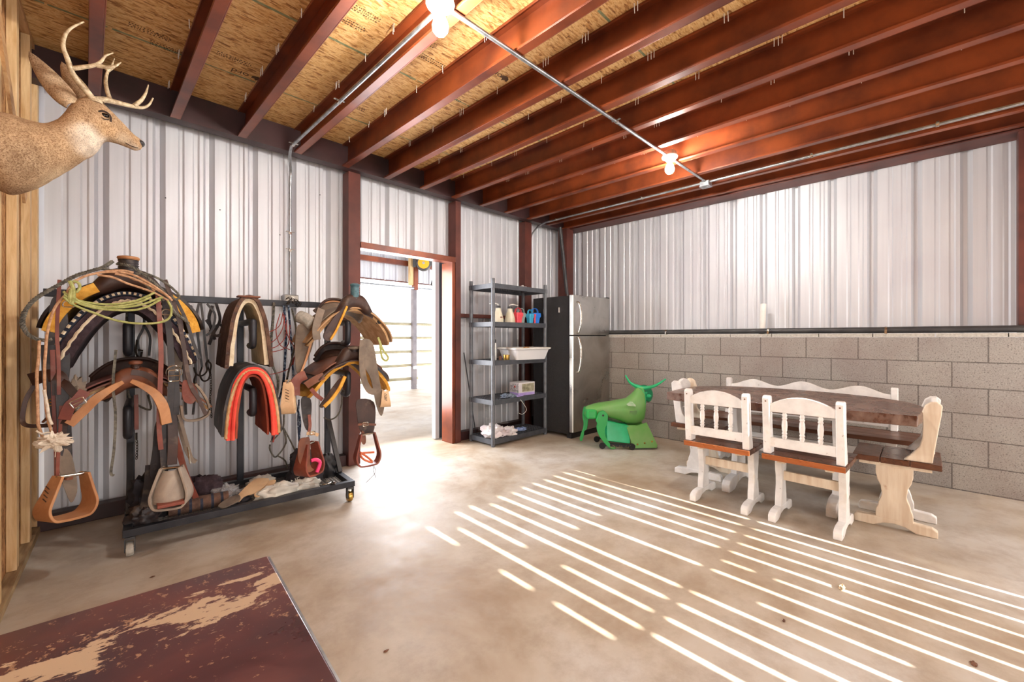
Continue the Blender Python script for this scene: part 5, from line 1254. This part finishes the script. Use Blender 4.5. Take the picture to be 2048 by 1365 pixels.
buckle(F_, rel(F_, 625, 867, 3.0), .03, .025); hang(F_, PP([(613,868,3.01),(625,867,3.01),(637,871,3.01)], 3, F_), .022, 'l_pale', 'buckle_strap')
fender(F_, PP([(715,800,2.98),(748,805,2.98),(750,850,2.97),(742,870,2.97),(722,865,2.97),(714,830,2.97)], 3, F_), 'l_dark')
for a in ((730,868),(738,868)):
    mb = MB()
stirrup(F_, rel(F_, 735, 930, 2.93), .0, .175, .23, .075, M['l_red'])
fender(F_, PP([(724,862,2.95),(731,870,2.95),(732,885,2.95),(727,890,2.95),(722,880,2.95)], 3, F_), 'l_brown', 'keeper')
buckle(F_, rel(F_, 731, 849, 2.93), .04, .026, m='chrome'); hang(F_, PP([(716,850,2.94),(731,849,2.94),(752,850,2.94)], 3, F_), .016, 'l_brown', 'hobble_strap')
mb = MB(); mb.tube(spl(PP([(720,905,2.92),(735,915,2.91),(745,925,2.91),(728,920,2.91),(722,908,2.91),(748,905,2.91)], 3, F_), 4), .008, 7); mesh_obj('orange_wrap', mb, mat('orange_wrap', '#b8552f', '#d2704a', .6, scale=9), F_, True)
mb = MB(); mb.tube(spl(PP([(748,932,2.92),(751,945,2.92),(740,958,2.92),(732,966,2.92)], 3, F_), 4), .002, 5); mb.tube(spl(PP([(746,932,2.92),(748,946,2.92),(752,956,2.92)], 3, F_), 4), .002, 5); mesh_obj('loose_string', mb, M['l_dark'], F_)

# --- pads on the middle arms
def padthing(label, loc, rz, layers, extra=None, cat='saddle pad'):
    th = thing('saddle_pad', label, cat, loc, rz)
    for (w, h, top, a, b, tt, m, nm, fl) in layers:
        mb = drape(w, h, a, b, top, tt, fl, rough=.004, p=.8); mesh_obj(nm, mb, M[m], th, True, angle=60)
    return th
pC = wrk(UX[1], .04, 0)
Cp = padthing('dark woven saddle pad with cream fleece lining on the upper middle arm', (pC.x-.025, pC.y-.0, 1.335), RK*1.2,
    [(.072,.40,.085,.0,.50,.026,'fl_cream','fleece_lining',.012), (.092,.44,.112,-.02,.53,.022,'wool_br','woven_cover',.018)])
mb = MB(); f = arch(.093,.44,.018,.8); 
for k in range(9):
    s = -.98+.11*k; x, z = f(s); mb.tube([(x*1.03-.01, -.022+j*.09, .115+z+.004*math.sin(j*3+k)) for j in range(6)], .007, 5)
mesh_obj('stripes', mb, M['l_dark'], Cp)
mb = MB(); mb.box(-.065,.06,-.03,.05,.117,.128); mesh_obj('wither_patch', mb, M['l_brown'], Cp, bevel=.005)
pDd = wrk(UX[1], .0, 0)
Dp_ = padthing('black saddle pad with coral red felt lining on the lower middle arm', (pDd.x-.01, pDd.y+.01, .905), RK*1.2,
    [(.080,.38,.045,.0,.44,.012,'dirtpad','inner_felt',.0), (.112,.41,.075,-.03,.44,.034,'redpad','red_felt',-.005), (.135,.41,.098,-.02,.46,.022,'l_black','outer_cover',.008)])
f = arch(.104,.41,.0,.8); mb = MB()
mb.tube([(f(-1+2*i/40)[0]*1.05, -.035, .075+f(-1+2*i/40)[1]) for i in range(41)], .011, 8); mesh_obj('bound_edge', mb, M['redpad'], Dp_, True)
f = arch(.130,.41,.008,.8); mb = MB()
mb.tube([(f(-1+2*i/60)[0]*1.04, -.028+.004*(i % 2), .085+f(-1+2*i/60)[1]) for i in range(61)], .010, 7); mesh_obj('worn_fleece_edge', mb, M['fl_tan'], Dp_, True)

# ------------------------------------------------------------------ ropes and hanging tack
def twist(path, r, strands=3, pitch=.035, m='rope_dk', name='rope', label='', cat='rope', n=5, group=None, dens=7):
    pth = spl(path, dens); mb = MB(); L_ = [0]
    for a, b in zip(pth, pth[1:]): L_.append(L_[-1]+(b-a).length)
    tot = L_[-1]; N = max(8, int(tot/(pitch/6))); pts = []; j = 0
    for i in range(N+1):
        d = tot*i/N
        while j < len(L_)-2 and L_[j+1] < d: j += 1
        f = (d-L_[j])/max(1e-9, L_[j+1]-L_[j]); pts.append((pth[j].lerp(pth[j+1], f), d))
    for s in range(strands):
        q = []
        for i, (p, d) in enumerate(pts):
            t_ = (pts[min(i+1, N)][0]-pts[max(i-1, 0)][0]).normalized(); u = t_.orthogonal() if abs(t_.z) > .95 else t_.cross(Vector((0,0,1))).normalized(); v_ = t_.cross(u)
            a = 2*math.pi*(d/pitch+s/strands); q.append(p+(u*math.cos(a)+v_*math.sin(a))*r*.55)
        mb.tube(q, r*.58, n)
    o = mesh_obj(name, mb, M[m], None, True); tag(o, label, cat, group); return o
def cord(path, r, m, name, label, cat='rope', n=8, group=None, dens=6, closed=False):
    mb = MB(); mb.tube(spl(path, dens, closed), r, n, closed=closed); o = mesh_obj(name, mb, M[m], None, True); tag(o, label, cat, group); return o
def Zm(lst, Y, ox=0, oy=480, s=4.267): return [P(ox+q[0]/s, oy+q[1]/s, Y=(q[2] if len(q) > 2 else Y)) for q in lst]
twist(Zm([(960,185,3.05),(880,235),(760,270),(640,310),(520,375),(420,430),(330,485),(265,540),(215,610),(190,690),(205,760),(250,815),(310,845),(380,858),(440,850)], 2.99), .0085, 3, .035, label='dark braided lead rope looping out to the left of the upper left saddle')
twist(Zm([(1000,205,3.03),(1080,215,2.98),(1150,245),(1230,300),(1290,345),(1350,400),(1410,460),(1450,540),(1490,620),(1560,670),(1610,715)], 2.98), .008, 3, .033, label='dark braided rope falling over the right side of the upper left saddle')
twist(Zm([(1160,290),(1240,290),(1330,320),(1430,380),(1510,450),(1530,490),(1500,510),(1460,480)], 2.97), .006, 3, .03, label='thin dark braided rope ending in a loop right of the green lariat')
twist(Zm([(740,280),(850,250),(960,262),(1060,290),(1170,330),(1260,400),(1340,470),(1400,520)], 2.965), .006, 3, .03, m='rope_dk', label='dark rope lying across the top of the upper left saddle')
th = thing('lariat', 'tan coiled lariat rope across the top of the upper left saddle', 'rope')
for k, pts in enumerate([[(560,480),(600,400),(680,330),(800,290),(950,265),(1050,262),(1140,280)], [(640,350),(760,300),(920,275),(1040,290),(1150,340),(1260,370),(1320,440)], [(830,300),(960,320),(1080,370),(1200,410),(1320,455),(1440,520)], [(980,290),(1110,320),(1230,370),(1350,430),(1460,500)], [(1010,270),(1150,305),(1290,380),(1420,470),(1470,520)], [(560,470),(480,560),(430,680),(400,820),(390,950),(380,1100),(385,1300),(400,1480),(440,1650)]]):
    mb = MB(); mb.tube(spl(Zm(pts, 2.945-.004*k), 6), .0055, 8); mesh_obj('coil', mb, M['rope_tan'], th, True)
th = thing('lariat', 'pale green coiled lariat hanging across the front of the upper left saddle', 'rope')
for k, pts in enumerate([[(540,440),(600,490),(720,530),(880,550),(1030,545),(1160,520),(1260,480),(1320,450)], [(545,470),(640,520),(780,560),(930,580),(1080,575),(1220,550),(1330,510),(1390,490)], [(600,420),(640,500),(760,560),(900,575),(1060,560),(1180,535),(1290,490)], [(560,480),(680,545),(820,585),(980,600),(1140,600),(1260,570),(1370,510)], [(540,490),(640,560),(790,620),(960,680),(1120,710),(1280,715),(1400,695),(1455,650),(1460,580),(1430,520)]]):
    mb = MB(); mb.tube(spl(Zm(pts, 2.915-.004*k), 6), .0055, 8); mesh_obj('coil', mb, M['rope_green'], th, True)
mb = MB(); mb.tube(spl(Zm([(595,350),(625,420),(625,500),(605,540),(595,500),(610,420)], 2.90), 6), .008, 8); mb.tube(spl(Zm([(620,350),(670,370),(680,410),(650,450)], 2.90), 5), .006, 8); mesh_obj('wrapped_end', mb, M['rope_green'], th, True)
cord(Zm([(335,860),(330,1000),(315,1150),(320,1320)], 2.93)+[P(76,840,Y=2.93),P(78,855,Y=2.93),P(90,882,Y=2.93),P(105,878,Y=2.93)], .006, 'rope_tan', 'lead_rope', 'pale lead rope hanging down at the far left of the rack')
th = thing('frayed_rope', 'frayed whitish knotted rope end hanging before the left stirrup', 'rope')
mb = MB(); mb.tube(spl([P(88,780,Y=2.92),P(94,810,Y=2.92),P(98,835,Y=2.92),P(104,850,Y=2.91)],6), .006, 8); mesh_obj('strand', mb, M['rope_white'], th, True)
q = P(108, 868, Y=2.90); mb = crush((q.x, q.y, q.z-.035), .05, .03, .035, 31, 22, 14, .9, False); mesh_obj('knot', mb, M['rope_white'], th, False)
mb = MB(); mb.tube(spl([P(72,862,Y=2.9),P(84,868,Y=2.9),P(100,866,Y=2.9),P(126,880,Y=2.9)],4), .004, 6); mb.tube(spl([P(116,885,Y=2.9),P(112,900,Y=2.9),P(110,915,Y=2.9)],4), .0015, 5); mesh_obj('tassel', mb, M['rope_white'], th, True)
def chain(pts, label, r=.008, m='iron', par=None):
    pth = spl(pts, 5); th = thing('chain', label, 'chain') if par is None else par; d = 0; last = None; k = 0
    mb = MB()
    L_ = 0; prev = pth[0]; acc = 0; step = r*2.1
    for p in pth[1:]:
        seg = (p-prev).length
        while acc+seg >= step:
            f = (step-acc)/seg; c = prev.lerp(p, f); t_ = (p-prev).normalized(); u = t_.orthogonal().normalized(); v_ = t_.cross(u)
            if k % 2: u = v_
            mb.tube([c+t_*math.cos(a)*r*1.3+u*math.sin(a)*r*.75 for a in [2*math.pi*i/8 for i in range(8)]], r*.28, 4, closed=True)
            prev = c; seg = (p-prev).length; acc = 0; k += 1
        acc += seg; prev = p
    o = mesh_obj('links', mb, M[m], th); 
    return th
def bridle(px0, top, label, pts_list, bit=None, w=.014, m='l_black', Y=3.52, name='bridle'):
    th = thing(name, label, 'bridle')
    for pts in pts_list: hang(th, [P(a, b, Y=(Y if len(q_) < 3 else q_[2])) for q_ in pts for a, b in [q_[:2]]], w, m, 'cheek_strap')
    if bit:
        for c in bit:
            mb = MB(); mb.tube(spl([P(a, b, Y=Y-.02) for a, b in c], 4), .0055, 7); mesh_obj('bit', mb, M['iron'], th, True)
    return th
bridle(370, 605, 'black headstall with long reins, first from the left between the saddles', [[(366,606),(362,640),(360,700),(368,760),(372,830)], [(372,606),(378,650),(388,700),(392,760),(386,830)], [(360,610),(372,618),(384,612)]], [[(388,735),(392,748),(404,752),(414,742),(412,728),(418,720)], [(392,748),(388,765),(398,772)]])
bridle(385, 605, 'black headstall with curb bit beside the woven saddle pad', [[(402,606),(406,640),(412,700),(416,740)], [(398,606),(392,640),(398,690),(404,735)], [(414,608),(430,630),(424,660),(412,672)]], [[(404,735),(400,750),(406,762),(416,760),(420,748),(416,735)], [(416,722),(422,730),(420,745)]])
chain([P(420,740,Y=3.5),P(422,770,Y=3.5),P(420,800,Y=3.5),P(423,835,Y=3.5)], 'dark chain hanging below the curb bit, left of the red felt pad')
th = thing('halter', 'tangle of black nylon halter straps behind the woven pad', 'halter')
for pts in ([(432,606),(440,640),(428,665),(418,690)], [(412,640),(425,655),(440,650),(452,662)], [(420,660),(432,672),(446,668)], [(425,612),(418,640),(430,680)]): hang(th, [P(a,b,Y=3.55) for a, b in pts], .02, 'l_black', 'strap', (.3,-1,.3))
bridle(284, 640, 'black bridle with steel rings hanging behind the upper left saddle', [[(286,590),(288,650),(276,680),(280,715)], [(288,650),(300,675),(298,712)]], [[(274,680),(272,705),(280,718),(284,704)], [(276,700),(286,702)]], Y=3.58)
bridle(274, 780, 'red brown strap ending in a snap and chain by the left upright', [[(272,790),(273,830),(273,860)]], [[(273,866),(273,880)]], w=.02, m='l_red', Y=3.45, name='lead_strap')
chain([P(273,878,Y=3.44),P(274,895,Y=3.44),P(273,918,Y=3.44)], 'short chain with a snap hanging beside the left upright')
cord([P(254,620,Y=3.58),P(252,700,Y=3.56),P(255,760,Y=3.56),P(262,800,Y=3.55),P(300,820,Y=3.52),P(296,790,Y=3.5)], .006, 'rope_dk', 'rein', 'dark rein looping behind the lower left saddle', 'rein')
bridle(395, 880, 'grey leather strap end hanging left of the red felt pad', [[(358,845),(366,880),(378,912),(392,924)]], None, w=.022, m='l_grey', Y=3.3, name='strap_end')
# middle right bundle
twist([P(548,606,Y=3.56),P(546,640,Y=3.54),P(542,690,Y=3.52),P(545,730,Y=3.50),P(556,760,Y=3.48),P(553,800,Y=3.47),P(555,812,Y=3.47)], .008, 3, .035, label='thick dark braided rope hanging between the pads and the right saddles')
twist([P(568,612,Y=3.55),P(572,660,Y=3.52),P(570,720,Y=3.5),P(566,770,Y=3.5),P(556,810,Y=3.48),P(552,850,Y=3.48),P(545,880,Y=3.48)], .0075, 3, .03, 'rope_blue', label='blue and white rope in the middle of the hanging bundle')
twist([P(577,612,Y=3.54),P(582,680,Y=3.52),P(586,740,Y=3.5),P(590,800,Y=3.48),P(600,840,Y=3.48),P(598,880,Y=3.48)], .0065, 3, .03, 'rope_blue', label='blue and white rope close behind the tan laced stirrup')
twist([P(584,618,Y=3.52),P(592,660,Y=3.5),P(588,700,Y=3.5),P(578,740,Y=3.48),P(572,770,Y=3.46)], .006, 3, .03, 'rope_dk', label='thin dark rope behind the fender of the upper right saddle')
th = thing('cord_coil', 'coiled thin red cord hanging on the rack beside the woven pad', 'cord')
for k, pts in enumerate([[(525,665),(545,662),(560,650),(566,625)], [(525,690),(548,682),(564,660),(570,630)], [(528,698),(552,694),(570,675),(574,640)], [(528,706),(556,702),(576,690),(580,650)], [(484,734),(500,745),(530,750),(560,745),(580,735),(588,715)], [(560,628),(552,660),(560,690),(580,700)], [(566,628),(575,670),(590,700),(586,730)]]):
    mb = MB(); mb.tube(spl([P(a,b,Y=3.5-.004*k) for a,b in pts], 6), .0032, 6); mesh_obj('loop', mb, M['rope_red'], th, True)
chain([P(570,600,Y=3.53),P(578,596,Y=3.50),P(590,600,Y=3.5),P(600,606,Y=3.52),P(598,612,Y=3.53),P(584,604,Y=3.49),P(574,608,Y=3.5),P(582,600,Y=3.5),P(592,606,Y=3.49)], 'pile of dark chain heaped on the top bar under the outlet', .011)
twist([P(568,830,Y=3.45),P(566,855,Y=3.45),P(552,875,Y=3.45),P(541,884,Y=3.45)], .005, 3, .03, 'rope_dk', label='knotted dark rope below the tan laced stirrup, left branch')
twist([P(566,856,Y=3.44),P(572,880,Y=3.44),P(568,895,Y=3.44),P(555,912,Y=3.44),P(548,914,Y=3.44),P(540,900,Y=3.44),P(540,890,Y=3.44)], .0055, 3, .03, 'rope_dk', label='dark rope tied in a loop below the tan laced stirrup')
twist([P(568,858,Y=3.45),P(582,885,Y=3.43),P(594,910,Y=3.4)], .0055, 3, .03, 'rope_dk', label='dark rope slanting from the knot to the red brown stirrup')
twist([P(555,912,Y=3.45),P(570,922,Y=3.45),P(575,938,Y=3.5)], .0055, 3, .03, 'rope_dk', label='dark rope tail dropping into the tray')
twist([P(598,800,Y=3.4),P(596,840,Y=3.4),P(598,885,Y=3.4)], .005, 3, .03, 'rope_blue', label='teal blue rope tail beside the black fender')
cord([P(556,830,Y=3.44),P(551,860,Y=3.44),P(546,885,Y=3.44)], .006, 'rope_red', 'rope_tassel', 'red and white frayed tassel beside the knotted rope')
cord([P(660,735,Y=3.45),P(680,740,Y=3.4),P(684,800,Y=3.35),P(676,830,Y=3.35),P(660,840,Y=3.4),P(648,836,Y=3.45)], .006, 'rope_dk', 'rein', 'dark rein curving below the lower right saddle', 'rein')
twist([P(652,680,Y=3.5),P(653,700,Y=3.5),P(651,735,Y=3.5)], .005, 3, .03, 'rope_dk', label='short braided rope between the two right saddles')

# ------------------------------------------------------------------ things lying in the tray
def lump(px, py, Y, rx, ry, rz, seed, name, label, cat, m, amp=.35, z=.121):
    q = P(px, py, Y=Y); mb = crush((q.x, Y, z), rx, ry, rz, seed, 30, 20, amp); o = mesh_obj(name, mb, m if not isinstance(m, str) else M[m], None, True, angle=50); tag(o, label, cat); return o
M['whitebag'] = mat('dusty_white_bag', '#b9b6ac', '#dedbd0', .45, scale=8, bump=.5, bscale=25)
M['blkcloth'] = mat('black_cloth', '#1f1d22', '#38343a', .9, scale=12, bump=.3, bscale=50)
lump(560, 985, 3.14, .13, .06, .06, 41, 'plastic_bag', 'dusty white bag lying near the front bar of the rack tray', 'bag', 'whitebag', .3)
lump(612, 972, 3.16, .085, .055, .05, 44, 'plastic_bag', 'smaller white bag below the lettered black sack', 'bag', 'whitebag', .4)
blk = lump(612, 945, 3.34, .12, .10, .15, 47, 'cloth_sack', 'black cloth sack with pale letters slumped in the rack tray', 'bag', 'blkcloth', .35)
q = P(597, 965, Y=3.225); text('NE', .05, (P(592,963,Y=3.2).x, 3.205, .185), (math.radians(62), math.radians(-12), RK), M['cap'], blk, 'lettering', .002)
lump(655, 938, 3.34, .065, .06, .11, 50, 'rubber_boot', 'black shiny boot shape at the right end of the tray', 'boot', 'blackplastic', .25)
def flap(pts, Y, z0, label, m, name='leather_flap', cat='leather piece', t=.008):
    mb = MB(); o_ = [tuple(q) for q in spl([P(a, b, Z=z) for a, b, z in pts], 4, True)]
    A_ = [mb.v(q) for q in o_]; B_ = [mb.v(Vector(q)+Vector((0,.003,-t))) for q in o_]; n_ = len(A_)
    mb.face(A_[::-1]); mb.face(B_)
    for i in range(n_): mb.face((A_[i], A_[(i+1) % n_], B_[(i+1) % n_], B_[i]))
    ob = mesh_obj(name, mb, M[m], None, True, bevel=.002); tag(ob, label, cat); return ob
flap([(472,996,.17),(487,978,.20),(505,962,.22),(518,957,.23),(538,958,.22),(530,972,.20),(512,985,.18),(490,992,.17),(478,1003,.16)], 3.2, .2, 'pale leather flap lying slanted on the tray, front one', 'l_pale')
flap([(508,990,.17),(520,975,.19),(538,962,.21),(552,960,.21),(546,972,.19),(530,985,.17),(516,994,.165)], 3.2, .2, 'pale leather flap partly under the front flap', 'l_pale')
flap([(436,1012,.165),(447,1002,.175),(462,994,.18),(478,990,.18),(480,1000,.17),(462,1010,.165),(446,1016,.16)], 3.2, .2, 'grey brown leather tongue left of the pale flaps', 'l_grey')
q = P(378, 1022, Y=3.26)
th = thing('rolled_blanket', 'rolled dark striped blanket behind the front bar of the tray', 'blanket', (.50, 3.25, .165), RK)
mb = MB(); mb.tube([(-.15,0,0),(.0,.0,.002),(.15,0,0)], .043, 20); mesh_obj('roll', mb, M['wool_br'], th, True)
for x in (-.1,-.045,.01,.065,.115):
    mb = MB(); mb.tube([(x-.007,0,0),(x+.007,0,0)], .0445, 20); mesh_obj('stripe', mb, M['wool_navy'], th, True)
lump(300, 1000, 3.38, .10, .10, .16, 53, 'cinch_bundle', 'dark heap of cinches at the left end of the tray', 'tack', 'blkcloth', .5)
lump(285, 1040, 3.24, .07, .05, .07, 55, 'leather_boot', 'small dark leather boot at the left front of the tray', 'boot', 'l_black', .4)
t = NT('clear_plastic', .12); t.color((.95,.95,.97,1)); t.b.inputs['Transmission Weight'].default_value = .75; t.b.inputs['IOR'].default_value = 1.2; M['clear'] = t.m
lump(450, 985, 3.38, .09, .07, .05, 57, 'plastic_wrapper', 'crinkled clear plastic wrapper in the middle of the tray', 'wrapper', 'clear', .5)
lump(405, 985, 3.45, .12, .08, .10, 59, 'saddle_blanket', 'folded purple brown blanket at the back of the tray', 'blanket', 'wool_dk', .4)
lump(520, 962, 3.45, .09, .06, .05, 61, 'cloth_rag', 'dusty grey rag at the back of the tray behind the flaps', 'cloth', 'whitebag', .4)
lump(480, 1020, 3.22, .06, .035, .03, 63, 'cloth_rag', 'dark blue rag tucked under the pale leather flaps', 'cloth', 'blkcloth', .4)
twist([P(395,1005,Y=3.3),P(420,1006,Y=3.27),P(440,1008,Y=3.25),P(462,1010,Y=3.24)], .010, 3, .05, 'rope_tan', label='piece of thick pale rope lying in the tray')
th = thing('spur', 'small steel spur with straps at the right end of the tray', 'spur', (1.22, 3.10, .155), .4)
mb = MB(); mb.tube(spl([(-.03,.03,0),(-.03,-.01,0),(0,-.03,0),(.03,-.01,0),(.03,.03,0)], 5), .005, 8); mesh_obj('yoke', mb, M['chrome'], th, True)
mb = MB(); mb.tube([(0,-.03,0),(0,-.06,.004)], .005, 8); mb.lathe([(0,-.003),(.018,-.003),(.018,.003),(0,.003)], (0,-.065,.004), 'x', 10); mesh_obj('rowel', mb, M['chrome'], th, True)

q = P(146, 765, Y=3.08); mb = crush((q.x, q.y, q.z-.06), .035, .03, .075, 71, 26, 18, .7, False); mesh_obj('horsehair_tassel', mb, M['l_grey'], A, True).matrix_parent_inverse = A.matrix_basis.inverted()

# more of the dark straps hanging off the two left saddles
for pts, w_, m_, nm in (([(131,800,3.03),(134,850,3.02),(136,900,3.02),(138,958,3.01)], .030, 'l_black', 'stirrup_leather'), ([(122,812,3.0),(120,870,3.0),(116,920,3.0),(115,962,3.0)], .013, 'l_red', 'saddle_string'),
        ([(98,690,3.06),(101,760,3.05),(108,800,3.04),(120,845,3.03)], .055, 'l_black', 'fender_edge'), ([(330,600,3.06),(340,680,3.04),(343,760,3.03),(338,850,3.03)], .030, 'l_black', 'strap'),
        ([(360,640,3.08),(368,700,3.06),(372,760,3.05),(368,800,3.05)], .024, 'l_dark', 'strap'), ([(345,830,3.04),(346,880,3.03),(344,930,3.03)], .045, 'l_dark', 'stirrup_leather'),
        ([(326,850,3.05),(326,900,3.05),(330,950,3.05)], .030, 'l_black', 'strap'), ([(128,955,3.0),(136,957,2.99),(146,955,3.0)], .02, 'l_brown', 'hobble_strap')):
    hang(A, PP(pts, 3, A), w_, m_, nm)
for pts, w_ in (([(118,762,3.03),(132,770,3.0),(150,790,2.98),(168,800,2.97)], .035), ([(262,745,3.0),(285,748,3.0),(308,760,3.02),(322,775,3.05)], .03), ([(140,835,2.98),(128,850,3.0),(122,880,3.0)], .03)):
    hang(B, PP(pts, 3, B), w_, 'l_dark', 'rigging_strap')
